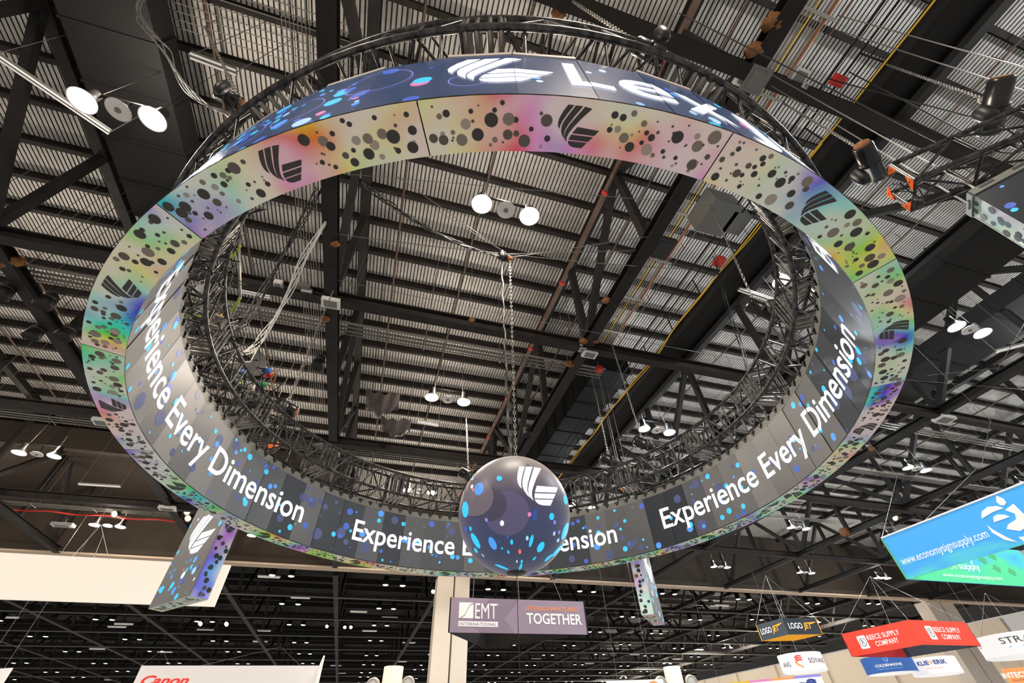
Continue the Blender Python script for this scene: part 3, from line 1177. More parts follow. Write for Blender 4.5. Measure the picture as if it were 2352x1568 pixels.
def big(px, py, r, a0_, a1_, col, off):
    pts = [(px + r * math.cos(a0_ + (a1_ - a0_) * k / 24), py + r * math.sin(a0_ + (a1_ - a0_) * k / 24)) for k in range(25)]
    patch(pts, lambda x, y: sphit(*z5(x, y)), off, col)


M['d_ball1'] = mat('ball_shade_dark', (.085, .078, .074), .42, 0, (.014, .014, .050), 1.0)
M['d_ball2'] = mat('ball_shade_mauve', (.085, .078, .074), .42, 0, (.050, .042, .115), 1.0)
M['d_ball3'] = mat('ball_shade_pale', (.085, .078, .074), .42, 0, (.10, .080, .105), 1.0)
big(680, 800, 262, 0, 2 * PI, 'd_ball2', .003)
big(490, 700, 190, 0, 2 * PI, 'd_ball1', .0045)
big(300, 610, 225, 0, 2 * PI, 'd_ball3', .006)
for (x, y, rx, ry, rot, col) in (
        (358, 520, 52, 75, .3, 'sky'), (592, 398, 33, 30, 0, 'cyan'), (200, 758, 37, 92, 0, 'cyan'), (276, 492, 14, 24, .3, 'white'), (288, 528, 14, 22, .3, 'red'),
        (284, 400, 10, 22, .4, 'pale'), (623, 915, 24, 33, 0, 'white'), (443, 877, 16, 24, -.3, 'violet'), (940, 814, 21, 28, 0, 'pink'), (1196, 838, 29, 42, 0, 'cyan'),
        (1355, 645, 22, 58, -.15, 'cyan'), (1350, 1010, 27, 105, .32, 'cyan'), (260, 978, 13, 27, -.2, 'cyan'), (318, 1118, 30, 100, -.5, 'cyan'),
        (515, 1148, 38, 80, -.45, 'sky'), (594, 1127, 16, 20, 0, 'deep'), (735, 1133, 17, 30, 0, 'cyan'), (914, 1088, 16, 27, 0, 'pale'), (960, 1120, 20, 74, .25, 'cyan'),
        (1070, 1190, 34, 66, .5, 'cyan'), (828, 1243, 16, 28, 0, 'red'), (696, 1248, 12, 22, -.4, 'cyan'), (624, 1205, 10, 13, 0, 'cyan'), (1225, 1035, 13, 27, .2, 'pale'),
        (1282, 1020, 11, 22, .2, 'violet'), (1270, 1113, 13, 24, .4, 'pale'), (322, 1230, 14, 34, -.6, 'cyan'), (1265, 1230, 18, 92, .75, 'cyan'), (996, 1323, 10, 28, .75, 'cyan'),
        (1160, 1315, 14, 62, .85, 'cyan'), (795, 1357, 9, 18, 0, 'pale'), (850, 1358, 12, 22, .2, 'cyan'), (838, 1418, 14, 40, .4, 'cyan'), (402, 1286, 6, 24, -.7, 'pale'),
        (620, 1420, 12, 84, -1.2, 'cyan'), (900, 150, 40, 18, .3, 'sky'), (920, 245, 20, 10, 0, 'navy'), (620, 170, 34, 26, 0, 'navy'), (205, 985, 14, 38, -.2, 'blue'),
        (1000, 820, 30, 70, .1, 'deep'), (1230, 905, 14, 26, .1, 'violet'), (690, 1075, 12, 18, 0, 'blue'), (200, 470, 10, 50, .45, 'sky')):
    px, py = z5(x, y)
    spdot(px, py, rx / 5.057, ry / 5.057, rot, 'd_' + col, .008)
# the mark: affine from its 325 x 290 box to the ball's near face
import numpy as _np
src = _np.array([[57, 288, 1], [325, 135, 1], [215, 0, 1]], float)
dst = _np.array([[825, 262], [1265, 505], [1180, 712]], float)
Tm = _np.linalg.solve(src, dst)
for p in LOGO:
    pts = [tuple(_np.array([x, y, 1.0]) @ Tm) for x, y in p]
    patch(pts, lambda x, y: sphit(*z5(x, y)), .010, 'lettering')
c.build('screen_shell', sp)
c = MB()
c.lathe(SPC + EZ * (SPR - .03), EZ, [(0, .22), (.04, .20), (.06, .05), (.14, .05), (.14, 0)], 'strip', 20)
c.build('top_cap', sp)
c = MB()
c.lathe(SPC - EZ * (SPR - .035), -EZ, [(0, .20), (.03, .19), (.05, 0)], 'black', 24)
c.build('bottom_cap', sp)
c = MB(); c.tube([SPC - EZ * SPR, SPC - EZ * (SPR + 2.2)], .006, 'cable', 4)
c.build('tail_wire', sp)

# ================================================================== HOISTS, CHAINS, RIGGING
def chain(p, q, r=.02, pitch=.085, name='hoist_chain', label='', group='hoist chains'):
    mb = MB()
    d = q - p
    n_ = max(2, int(d.length / pitch))
    dn = d.normalized()
    a = dn.cross(V((1, 0, 0)) if abs(dn.x) < .9 else V((0, 1, 0))).normalized()
    b = dn.cross(a)
    for i in range(n_):
        c0 = p + d * ((i + .5) / n_)
        s = a if i % 2 else b
        L, w_ = pitch * .78, r * 1.35
        pts = [c0 + dn * (L * math.cos(t)) * .75 + s * (w_ * math.sin(t)) for t in [2 * PI * k / 8 for k in range(8)]]
        mb.tube(pts, r * .5, 'chain', 4, True)
    return single(mb, name, label, 'chain', group)


def hoist(P, axis, label, L=.62, r=.17):
    o = thing('chain_hoist', P, label, 'hoist', 'chain hoists')
    ax = axis.normalized()
    c = MB()
    c.lathe(P, ax, [(-L / 2, 0), (-L / 2, r * .8), (-L / 2 + .05, r), (-.03, r), (-.03, r * 1.12), (.03, r * 1.12), (.03, r), (L / 2 - .05, r), (L / 2, r * .8), (L / 2, 0)], 'blackgloss', 18)
    c.build('body', o)
    c = MB(); c.lathe(P + ax * (L / 2), ax, [(0, r * .8), (.012, r * .8), (.012, 0)], 'burlap', 18); c.build('end_plate', o, label='pale rating plate on the end')
    c = MB(); c.tube([P + EZ * (r + .12) + V((.05 * math.cos(t), 0, .07 * math.sin(t))) for t in [k * .6 for k in range(9)]], .018, 'chain', 6); c.build('hook', o)
    c = MB()
    side = ax.cross(EZ)
    if side.length < .1:
        side = V((1, 0, 0))
    side.normalize()
    bp = P + side * (r + .12) - EZ * .05
    c.lathe(bp, -EZ, [(0, r * .6), (.08, r * .75), (.25, r * .7), (.36, r * .45), (.38, 0)], 'black', 12)
    c.build('chain_bag', o)
    return o


hz = V((-.04, 9.0, 13.36))
hoist(hz + V((-.10, 0, .0)), V((.65, -.2, -.75)), 'chain hoist hanging above the sphere with guy wires spread from it', .62, .16)
chain(hz + V((.09, 0, -.2)), SPC + V((.08, 0, SPR + .05)), .022, .10, label='long bright chain from the hoist down to the sphere')
mb = MB()
pts = []
for i in range(60):
    t = i / 59
    pts.append((hz + V((-.22, 0, -.15))).lerp(SPC + V((-.06, 0, SPR + .03)), t) + V((.02 * math.sin(i * .7), .015 * math.cos(i * .9), 0)))
mb.tube(pts, .035, 'cable', 6)
mb.tube([p + V((.03 * math.cos(i * 1.1), .03 * math.sin(i * 1.1), 0)) for i, p in enumerate(pts)], .012, 'wire', 5)
single(mb, 'cable_drop', 'black taped cable bundle running down to the sphere', 'cable')


def wire(pq, label, r=.012, sag=0.0, mt='wire', group='rigging wires', name='rigging_wire', cat='wire'):
    p, q = pq
    n_ = 14 if sag else 2
    pts = [p.lerp(q, i / (n_ - 1)) - EZ * (sag * 4 * (i / (n_ - 1)) * (1 - i / (n_ - 1))) for i in range(n_)]
    mb = MB(); mb.tube(pts, r, mt, 5)
    return single(mb, name, label, cat, group)


hub = hz + V((0, 0, .2))
wire((hub, W(1460, 575, 14.0)), 'steel guy wire from the sphere hoist to the truss at its right', .018)
wire((hub + V((.1, 0, -.25)), W(1640, 520, 14.2)), 'steel guy wire rising right from the sphere hoist past the brown pipe', .016)
wire((hub, W(1580, 618, 14.0)), 'dark guy wire running right from the sphere hoist, lowest of the three', .02, .1)
wire((hub, W(905, 400, 14.2)), 'steel guy wire rising left from the sphere hoist toward the ring', .014)
wire((hub, W(1000, 480, 14.2)), 'short thin guy wire rising left above the sphere hoist', .010)
wire((hub, W(760, 535, 14.0)), 'steel guy wire from the sphere hoist to the first truss at its left', .018, .08)
wire((W(800, 400, 14.0), W(1620, 470, 14.2)), 'long thin wire crossing the deck below the centre lamps', .012)
wire((W(760, 640, 14.0), W(1720, 830, 13.6)), 'long pale wire sagging across the inside of the ring', .014, .1)
mb = MB()
p, q = W(835, 420, 14.0), hub - EZ * .25
pts = [p.lerp(q, i / 40) - EZ * (3.0 * (i / 40) * (1 - i / 40)) for i in range(41)]
for s in range(5):
    mb.tube([pp + V((.07 * math.sin(i * .8 + s), .05 * math.cos(i * .63 + s * 2), .06 * math.sin(i * .5 + s * 1.7))) for i, pp in enumerate(pts)], .02, 'cable' if s < 3 else 'wire', 5)
single(mb, 'cable_bundle', 'sagging dark cable bundle running from the left to the sphere hoist', 'cable')

# hoists on the ring truss, each with its chain to the roof
for (px, py, z, top, lab) in ((1745, 712, 8.1, (1632, 470, 13.9), 'black covered chain hoist on the ring truss at right'),
                              (655, 935, 8.1, (768, 660, 13.9), 'silver chain hoist on the ring truss at left among cables'),
                              (1075, 1092, 8.2, (1071, 960, 13.6), 'chain hoist on the truss just left of the sphere'),
                              (1478, 1020, 8.3, (1402, 780, 14.0), 'large chain hoist above the truss right of the sphere'),
                              (1400, 1058, 8.2, (1368, 900, 13.8), 'chain hoist with gathered cables nearest the sphere on its right'),
                              (1490, 118, 7.3, (1310, 0, 14.0), 'black hoist under the truss at the top right of the ring'),
                              (528, 228, 8.4, (470, 60, 14.0), 'dark hoist behind the ring truss at upper left')):
    P = W(px, py, z)
    hoist(P, V((.8, .3, -.35)), lab, .5 if 'top right' in lab or 'upper left' in lab else .80, .13 if 'top right' in lab or 'upper left' in lab else .20)
    chain(P + EZ * .3, W(*top), .024, .11, label='chain rising from the ' + lab.replace('black covered ', '').replace('silver ', ''))

# burlap padding where slings wrap the roof steel
for (px, py, z, s) in ((1778, 52, 14.0, .32), (1732, 116, 13.9, .26), (2032, 100, 13.9, .0), (1393, 690, 13.9, .2), (1415, 700, 13.9, .18), (1340, 783, 13.8, .2), (1368, 783, 13.8, .16),
                       (1310, 835, 13.9, .25), (40, 600, 13.9, .25), (5, 604, 13.9, .25), (1485, 590, 13.9, .16), (1083, 735, 13.9, .16), (1300, 10, 14, .25), (1285, 28, 13.9, .2),
                       (2003, 1030, 14, .25), (1940, 1222, 14, .5), (770, 560, 13.7, .16), (747, 732, 13.7, .2)):
    if s == 0:
        continue
    P = W(px, py, z)
    mb = MB()
    rr_ = random.Random(int(px))
    vs, fs = [], []
    for i in range(9):
        th = PI * i / 8
        for j in range(12):
            t = 2 * PI * j / 12
            k = s * (.55 + .35 * rr_.random())
            vs.append(P + V((1.35 * k * math.sin(th) * math.cos(t), k * math.sin(th) * math.sin(t), k * math.cos(th))))
    for i in range(8):
        for j in range(12):
            l = (j + 1) % 12
            fs.append((i * 12 + j, (i + 1) * 12 + j, (i + 1) * 12 + l, i * 12 + l))
    mb.mesh(vs, fs, 'burlap', True)
    single(mb, 'burlap_wrap', 'brown burlap padding wrapped on roof steel where a sling hangs', 'burlap', 'burlap wraps')

# grey tarps hung left of the lamps above the sphere
for (q, lab) in ((((840, 900), (918, 908), (916, 945), (840, 945)), 'upper grey plastic tarp hung under the roof left of the lamps'),
                 (((872, 962), (944, 966), (940, 995), (878, 990)), 'lower grey plastic tarp hung under the roof left of the lamps')):
    zt = 15.0
    A_, B_, C_, D_ = W(*q[0], zt), W(*q[1], zt), W(*q[2], zt), W(*q[3], zt)
    mb = MB(); vs = []; fs = []
    for i in range(13):
        for j in range(9):
            u, w_ = i / 12, j / 8
            P = A_.lerp(B_, u).lerp(D_.lerp(C_, u), w_)
            P = P + EZ * (-.9 * math.sin(PI * w_) * (1 - .6 * abs(u - .5) * 2) + .12 * math.sin(u * 19 + w_ * 5) + .35 * abs(u - .5))
            vs.append(P)
    for i in range(12):
        for j in range(8):
            fs.append((i * 9 + j, i * 9 + j + 1, (i + 1) * 9 + j + 1, (i + 1) * 9 + j))
    mb.mesh(vs, fs, 'tarp', True)
    single(mb, 'tarp', lab, 'tarp')

# electrical boxes near the upper right beam
for (px, py, z, hw, hh, col, lab) in ((1735, 183, 13.75, .34, .34, 'strip', 'grey square panel hanging on the bracing beam at upper right'),
                                      (1706, 176, 13.85, .17, .24, 'white', 'small white outlet box left of the grey square panel'),
                                      (1832, 178, 13.85, .24, .24, 'white', 'white wall-pack box right of the grey square panel'),
                                      (1848, 195, 13.7, .07, .07, 'white', 'tiny white box under the wall-pack box'),
                                      (1354, 812, 13.7, .36, .22, 'white', 'white square panel on the beam right of centre'),
                                      (1337, 800, 13.8, .16, .16, 'white', 'small white outlet box beside the white square panel'),
                                      (640, 655, 13.9, .16, .22, 'white', 'small tilted white panel left of the first truss'),
                                      (705, 672, 13.9, .20, .16, 'white', 'small white panel between the tilted panel and the truss'),
                                      (692, 658, 14.0, .36, .14, 'strip', 'grey box on the beam left of the first truss'),
                                      (760, 695, 13.6, .36, .24, 'white', 'white rectangular panel on the first truss left of the sphere'),
                                      (1652, 600, 14.5, .17, .22, 'red', 'red alarm box hanging right of the cable tray'),
                                      (1376, 848, 13.6, .14, .18, 'red', 'red alarm box below the white square panel'),
                                      (1925, 185, 14.8, .2, .16, 'red', 'small red box beside the yellow cable at upper right'),
                                      (385, 1167, 13.7, .55, .3, 'white', 'white panel at lower left above the tower'),
                                      (145, 1205, 13.6, .7, .3, 'white', 'flat white panel at lower left above the banner'),
                                      (235, 968, 13.6, .4, .3, 'white', 'white panel at left behind the ring edge'),
                                      (2168, 962, 13.7, .6, .35, 'white', 'white panel right of the ring on a truss'),
                                      (1830, 1150, 13.7, .6, .3, 'white', 'white panel under the ring at right'),
                                      (1520, 568, 14.1, .42, .45, 'black', 'black loudspeaker on the first truss right of the sphere')):
    P = W(px, py, z)
    o = thing('junction_box' if col != 'black' else 'loudspeaker', P, lab, 'box' if col != 'black' else 'speaker')
    c = MB()
    c.box(P, EB * hw, EA * hh, EZ * .10, col)
    c.build('case', o)
    c = MB(); c.box(P - EZ * .105, EB * hw * .72, EA * hh * .72, EZ * .012, 'strip' if col == 'white' else col); c.build('cover', o)
    c = MB(); c.tube([P + EZ * .1, P + EZ * .5], .02, 'conduit', 5); c.build('mounting_stem', o)
mb = MB()
P = W(1640, 488, 15.3)
mb.box(P, EB * .62, EA * .7, EZ * .5, 'strip'); mb.box(P + EB * .85 - EZ * .1, EB * .4, EA * .45, EZ * .4, 'strip')
single(mb, 'air_handler', 'grey air handling box above the catwalk inside the ring', 'air handler')

# theatrical spotlights on the left trusses
for (px, py, z, lab) in ((12, 668, 13.6, 'black spotlight at the left edge on the second truss'), (110, 690, 13.6, 'black spotlight beside the second truss at left'),
                         (82, 762, 13.6, 'black spotlight hanging alone at far left'), (155, 762, 13.6, 'black spotlight at far left beside the ring edge'),
                         (733, 832, 13.7, 'black spotlight left of the first truss inside the ring'), (1210, 990, 13.8, 'black spotlight cluster on the truss above the sphere')):
    P = W(px, py, z)
    o = thing('spotlight', P, lab, 'spotlight', 'black spotlights')
    c = MB(); c.lathe(P, -EZ, [(-.35, .0), (-.35, .18), (-.15, .25), (.30, .32), (.32, .30), (.1, .2), (.1, 0)], 'black', 18); c.build('can', o)
    c = MB(); c.lathe(P, -EZ, [(-.12, .255), (-.08, .27), (-.04, .27)], 'rung', 18); c.build('trim_ring', o, label='bright metal trim ring')
    c = MB()
    c.tube([P + EB * .3, P + EB * .3 + EZ * .5, P - EB * .3 + EZ * .5, P - EB * .3], .02, 'black', 6)
    c.tube([P + EZ * .5, P + EZ * (ZT - z)], .015, 'black', 5); c.build('yoke', o)
for (px, py, z, lab) in ((430, 1175, 14, 'upper warm spotlight below the ring beside the left tower'), (432, 1190, 13.8, 'lower warm spotlight below the ring beside the left tower'),
                         (263, 1180, 14, 'small warm lamp above the white banner'), (460, 1432, 14, 'brightest warm spotlight under the left tower'),
                         (520, 1433, 14, 'warm spotlight right of the brightest one under the tower'), (751, 1438, 14, 'small warm spotlight left of the pale column'),
                         (792, 1440, 14, 'small warm spotlight nearest the pale column on its left'), (806, 1440, 14, 'second small warm spotlight beside the pale column'),
                         (995, 1358, 14, 'warm lamp at the left edge of the pale column'), (2056, 1189, 14, 'single warm lamp under the blue sign cable')):
    P = W(px, py, z)
    o = thing('spotlight', P, lab, 'spotlight', 'warm spotlights')
    big_ = .30 if 'brightest' in lab else .22
    c = MB(); c.lathe(P, V((0, -1, -.8)), [(-.5, .1), (-.5, .2), (.0, .24), (.05, .26)], 'black', 14); c.build('can', o)
    c = MB(); c.lathe(P, V((0, -1, -.8)), [(.0, big_), (.04, big_ * .7), (.05, 0)], 'warmlamp', 14); c.build('lens', o)

# ================================================================== THE THREE TOWERS THAT BELONG TO THE RING
def tower(P1, P2, P3, P4, z0, z1, led_edge, side_edge, sidemat, label, logos=True):
    """P1..P4 plan corners; led_edge / side_edge pairs of corner indices facing the camera"""
    P = [V((p[0], p[1], 0)) for p in (P1, P2, P3, P4)]
    cen = sum(P, V((0, 0, 0))) / 4
    o = thing('tower_screen', cen + EZ * z0, label, 'tower screen', 'hanging tower screens')
    rt = random.Random(int(abs(P1[0]) * 100))
    for i in range(4):
        a, b = P[i], P[(i + 1) % 4]
        n_ = (b - a).cross(EZ)
        if n_.dot((a + b) / 2 - cen) < 0:
            n_ = -n_
        n_.normalize()
        # left-to-right for a viewer outside
        L, R2_ = (a, b) if (b - a).cross(EZ).dot(n_) > 0 else (b, a)
        led = {i, (i + 1) % 4} == set(led_edge)
        side = {i, (i + 1) % 4} == set(side_edge)
        c = MB()
        d = (R2_ - L)
        wd = d.length; d.normalize()
        mt = M['black']
        if led:
            mt = LEDM[4] if 'left' in label else LEDM[0]
        elif side:
            mt = M[sidemat]
        c.face([L + EZ * z0, R2_ + EZ * z0, R2_ + EZ * z1, L + EZ * z1], mt)
        c.face([L + EZ * z0 - n_ * .03, R2_ + EZ * z0 - n_ * .03, R2_ + EZ * z1 - n_ * .03, L + EZ * z1 - n_ * .03], 'black')
        if led:
            f = pl(L + EZ * z0, d, EZ, n_, .010)
            H = z1 - z0
            logo(c, f, 'lettering', wd * .66 / 325, 1.12 / 290, wd * .215, 1.16)
            for k in range(90 if 'straight' not in label else 26):
                x, y = rt.uniform(.05, wd - .05), rt.uniform(.05, H - .05)
                u = rt.random()
                r = rt.choice([.015, .025, .04, .06, .09])
                r = min(r, x - .01, wd - x - .01, y - .01, H - y - .01)
                if wd * .20 < x < wd * .92 and 1.05 < y < 2.4:
                    continue
                c.dot(x, y, r, pl(L + EZ * z0, d, EZ, n_, .004 + rt.uniform(0, .004)), 'd_cyan' if u < .4 else 'd_sky' if u < .65 else 'd_blue' if u < .8 else 'd_white' if u < .9 else 'd_pale' if u < .96 else 'd_red', 16)
            c.build('led_panel', o)
        elif side:
            f = pl(L + EZ * z0, d, EZ, n_, .008)
            H = z1 - z0
            s_ = wd * .72 / 325
            logo(c, f, 'ink', s_, s_, wd * .14, H * .5)
            y = .08
            while y < H - .1:
                for k in range(2):
                    x = rt.uniform(.07, wd - .07); r = rt.choice([.03, .045, .055, .065])
                    if H * .48 < y < H * .5 + s_ * 300:
                        continue
                    c.dot(x, y + rt.uniform(-.03, .03), min(r, x - .01, wd - x - .01), pl(L + EZ * z0, d, EZ, n_, .005 + rt.uniform(0, .003)),
                          rt.choice(['teal', 'ink', 'ink', 'bronze' if sidemat == 'hologreen' else 'teal', 'ink2']), 16)
                y += .15
            c.build('foil_side', o)
        else:
            c.build('back_panel', o)
    c = MB()
    c.face([p + EZ * z0 for p in P], 'holopink')
    u, w_ = P[1] - P[0], P[3] - P[0]
    for k in range(34):
        x, y = rt.uniform(.05, .95), rt.uniform(.12, .88)
        r = rt.uniform(.02, .05)
        c.face([P[0] + u * x + w_ * y + V((r * math.cos(t), r * math.sin(t), 0)) + EZ * (z0 - .004) for t in [2 * PI * k2 / 14 for k2 in range(14)]], rt.choice(['ink3', 'ink2', 'ink4']))
    c.build('soffit_panel', o)
    c = MB()
    for i in range(4):
        a, b = P[i] + EZ * z1, P[(i + 1) % 4] + EZ * z1
        c.beam(a, b, .05, .12, 'strip')
        m_ = (b - a)
        nn = max(1, int(m_.length / .38))
        for k in range(nn):
            q = a + m_ * ((k + .5) / nn)
            c.box(q + EZ * .02, m_.normalized() * .09, m_.normalized().cross(EZ) * .032, EZ * .022, 'black')
    c.build('clip_strip', o)
    for p in P:
        c = MB(); c.tube([p.lerp(cen, .1) + EZ * z1, p.lerp(cen, .1) + EZ * 13.65], .012, 'wire', 5)
        c.build('suspension_cable', o)
    return o


tower((-10.05, 12.66), (-8.29, 11.58), (-8.10, 12.04), (-9.90, 13.03), 3.0, 6.2, (0, 1), (1, 2), 'holoblue', 'left tower screen hanging behind the ring above the white banner')
tower((3.82, 15.95), (4.20, 15.86), (4.98, 17.62), (4.60, 17.75), 3.0, 6.2, (1, 2), (0, 1), 'hologreen', 'narrow tower screen hanging below the ring right of the sphere')
d35, d126 = V((math.sin(math.radians(36)), math.cos(math.radians(36)), 0)), V((math.sin(math.radians(132)), math.cos(math.radians(132)), 0))
K0 = W(2231, 445, 6.2)
K1 = K0 + d126 * 2.06
K2 = K1 + d35 * .48
K3 = K0 + d35 * .48
tower((K0.x, K0.y), (K1.x, K1.y), (K2.x, K2.y), (K3.x, K3.y), 3.0, 6.2, (0, 1), (0, 3), 'holopink', 'tower screen cut by the right edge under the straight truss')

# straight truss above that tower
t2 = thing('box_truss', W(2102, 413, 6.72), 'black box truss with orange end gussets at the right edge', 'truss')
B1, B2 = W(2102, 413, 6.72), W(2093, 483, 6.72)
wdir = (B2 - B1); wlen = wdir.length; wdir.normalize()
adir = EZ.cross(wdir)
if adir.x < 0:
    adir = -adir
T1, T2 = B1 + EZ * .62, B2 + EZ * .62
for p in (B1, B2, T1, T2):
    c = MB(); c.tube([p, p + adir * 5.5], .045, 'truss', 10); c.build('chord', t2)
c = MB()
for k in range(7):
    q = adir * (.02 + k * .9)
    for (a, b) in ((B1, B2), (B2, T2), (T1, B1)):
        c.tube([a + q, b + q], .03, 'truss', 6)
    if k < 6:
        q2 = adir * (.02 + (k + 1) * .9)
        pr = ((B1, T1), (T2, B2), (B1, B2))
        for i, (a, b) in enumerate(pr):
            if (k + i) % 2 == 0:
                c.tube([a + q, b + q2], .024, 'truss', 6)
            else:
                c.tube([b + q, a + q2], .024, 'truss', 6)
c.build('bracing', t2)
for k in (0, 2.4, 2.6, 4.6):
    c = MB()
    c.tube([T1 + adir * k, B1 + adir * k], .032, 'rung', 8)
    c.tube([T2 + adir * (k + .05), B2 + adir * (k + .05)], .032, 'rung', 8)
    c.build('rung', t2, label='bare metal rung')
g = .19
for (p, a, b) in ((T1, wdir, -EZ), (T2, -wdir, -EZ), (B1, wdir, EZ), (B2, -wdir, EZ)):
    c = MB()
    q = p - adir * .02
    fs_ = [q, q + a * g * 1.1, q + b * g * 1.1]
    c.face(fs_, 'orangeplate'); c.face([x - adir * .012 for x in fs_][::-1], 'orangeplate')
    cc = (fs_[0] + fs_[1] + fs_[2]) / 3 - adir * .016
    c.box(cc, a * .02, b * .006, adir * .002, 'black')
    c.build('end_gusset', t2, label='orange triangular gusset')
hoist(W(1998, 372, 7.75), -ray(1998, 372).normalized() * .55 + cy * .75 - cx * .35, 'black chain hoist at the left end of the straight truss', .85, .16)
chain(W(1975, 342, 8.1), W(1800, 238, 14.0), .02, .075, label='chain rising from the hoist at the left end of the straight truss')
hoist(W(2285, 245, 8.0), -ray(2285, 245).normalized() * .5 + cy * .8 + cx * .2, 'black chain hoist over the straight truss near the right edge', .95, .18)
chain(W(2262, 228, 8.4), W(2035, 148, 14.0), .02, .075, label='chain rising from the hoist near the right edge')
for (p, q, lab) in (((2352, 300), (1900, 180), 'dark cable crossing above the straight truss'), ((2300, 350), (1950, 165), 'second dark cable crossing above the straight truss'),
                    ((2160, 330), (1560, 30), 'long dark wire from the straight truss up to the left')):
    wire((W(*p, 8.2), W(*q, 13.8)), lab, .016, .1, 'cable', 'dark cables', 'power_cable', 'cable')
mb = MB()
rr_ = random.Random(5)
for s in range(9):
    P = B1.lerp(T2, .5) + adir * rr_.uniform(.1, 3.2)
    pts = [P + V((.22 * math.sin(i * .7 + s), .22 * math.cos(i * .55 + s * 2), .16 * math.sin(i * .9 + s))) for i in range(16)]
    mb.tube(pts, .012, 'cable', 5)
pts = [B1.lerp(B2, .4) - adir * .05 + V((.03 * math.sin(i), .03 * math.cos(i * 1.3), .45 - i * .06)) for i in range(14)]
mb.tube(pts, .012, 'cable', 5)
single(mb, 'cable_bundle', 'loose black cables tangled inside the straight truss', 'cable')

# ---- cables and equipment in the ring truss at left
mb = MB()
rr_ = random.Random(11)
for s in range(70):
    ph = rr_.uniform(-148, -84)
    P = RP(ph, rr_.uniform(6.95, 7.6), rr_.uniform(6.9, 8.3))
    pts = []
    q = P.copy()
    dv = V((rr_.uniform(-1, 1), rr_.uniform(-1, 1), rr_.uniform(-1, 1))).normalized() * .11
    for i in range(18):
        pts.append(q.copy()); q += dv
        dv = (dv + V((rr_.uniform(-1, 1), rr_.uniform(-1, 1), rr_.uniform(-1, 1))) * .06).normalized() * .11
        t_ = math.hypot(q.x - RC.x, q.y - RC.y)
        if not 6.85 < t_ < 7.8 or not 6.8 < q.z < 8.6:
            dv = (RP(ph, 7.25, 7.5) - q).normalized() * .11
    mb.tube(pts, rr_.choice([.010, .014, .02]), 'cable' if rr_.random() < .85 else 'wire', 5)
single(mb, 'cable_bundle', 'dense tangle of black cables in the ring truss at left', 'cable')
# white riser cables from that tangle to the roof
for (pts_, z0_, z1_, r, mt, lab) in (
        (((528, 818), (580, 800), (622, 745), (660, 680), (700, 590), (760, 490)), 8.2, 14.0, .03, 'white', 'white cables sweeping up from the ring truss to the first truss'),
        (((1722, 872), (1700, 790), (1672, 700), (1640, 590)), 8.4, 14.0, .02, 'cable', 'dark cable drop from the catwalk to the ring truss at right'),
        (((536, 770), (575, 720), (620, 640), (675, 540), (735, 430)), 8.3, 14.0, .03, 'cable', 'dark cable bundle rising from the left truss toward the top'),
        (((530, 262), (470, 240), (420, 190), (380, 120), (335, 60), (318, 20), (340, -20)), 8.3, 13.0, .022, 'wire', 'pale cables sweeping up at upper left from the ring truss')):
    mb = MB()
    n_ = len(pts_)
    ctrl = [W(x, y, z0_ + (z1_ - z0_) * i / (n_ - 1)) for i, (x, y) in enumerate(pts_)]
    dense = []
    for i in range(n_ - 1):
        p0, p1, p2, p3 = ctrl[max(i - 1, 0)], ctrl[i], ctrl[i + 1], ctrl[min(i + 2, n_ - 1)]
        for k in range(8):
            t = k / 8
            dense.append(0.5 * ((2 * p1) + (p2 - p0) * t + (2 * p0 - 5 * p1 + 4 * p2 - p3) * t * t + (3 * p1 - p0 - 3 * p2 + p3) * t ** 3))
    dense.append(ctrl[-1])
    for s in range(5):
        mb.tube([p + V((.05 * math.sin(i * .35 + s * 1.3) + .03 * s - .06, .05 * math.cos(i * .3 + s), .03 * math.sin(i * .5 + s * 2))) for i, p in enumerate(dense)], r * .6, mt, 5)
    single(mb, 'cable_bundle', lab, 'cable')
# distro case with coloured plugs
P = W(570, 832, 8.4)
o = thing('power_case', P, 'open pale equipment case on the ring truss at left', 'case')
c = MB()
for (dx, dy, dz, hx, hy, hz_) in ((0, 0, -.25, .34, .30, .02), (-.33, 0, 0, .02, .30, .26), (.33, 0, 0, .02, .30, .26), (0, .29, 0, .34, .02, .26)):
    c.box(P + V((dx, dy, dz)), V((hx, 0, 0)), V((0, hy, 0)), V((0, 0, hz_)), 'stripedge' if dx <= 0 else 'black')
c.build('shell', o)
c = MB()
for s in (-.32, .32):
    c.tube([P + V((s, -.3, -.25)), P + V((s, -.3, .26))], .02, 'rung', 6)
c.build('corner_rail', o)
for (px, py, mt, lab, nm) in ((563, 852, 'blue', 'blue cable sleeve below the equipment case', 'blue'), (578, 890, 'white', 'white cable sleeve end below the blue sleeve', 'w')):
    P = W(px, py, 8.0)
    mb = MB(); mb.lathe(P, V((.3, -.3, -.9)), [(-.2, .0), (-.2, .08), (.15, .10), (.2, .06), (.2, 0)], mt, 14)
    single(mb, 'cable_sleeve', lab, 'sleeve')
for (px, py, mt, lab) in ((613, 851, 'blue', 'blue power plug hanging beside the equipment case'), (616, 862, 'red', 'red power plug hanging beside the equipment case'),
                          (604, 884, 'green', 'green power plug hanging beside the equipment case'), (543, 882, 'lime', 'green plug inside the ring truss at left'), (497, 726, 'yellow', 'yellow plug in the cable tangle at left')):
    P = W(px, py, 8.2)
    o = thing('power_plug', P, lab, 'plug', 'coloured power plugs')
    c = MB(); c.lathe(P, V((1, -.2, -.1)), [(-.14, 0), (-.14, .05), (-.05, .055), (-.05, .075), (.12, .075), (.12, 0)], mt, 12); c.build('plug_body', o)
    c = MB(); c.tube([P + V((.12, 0, 0)), P + V((.24, 0, -.04)), P + V((.27, 0, -.22)), P + V((.2, .02, -.4))], .018, 'burlap' if mt != 'lime' else 'cable', 6); c.build('cord', o)
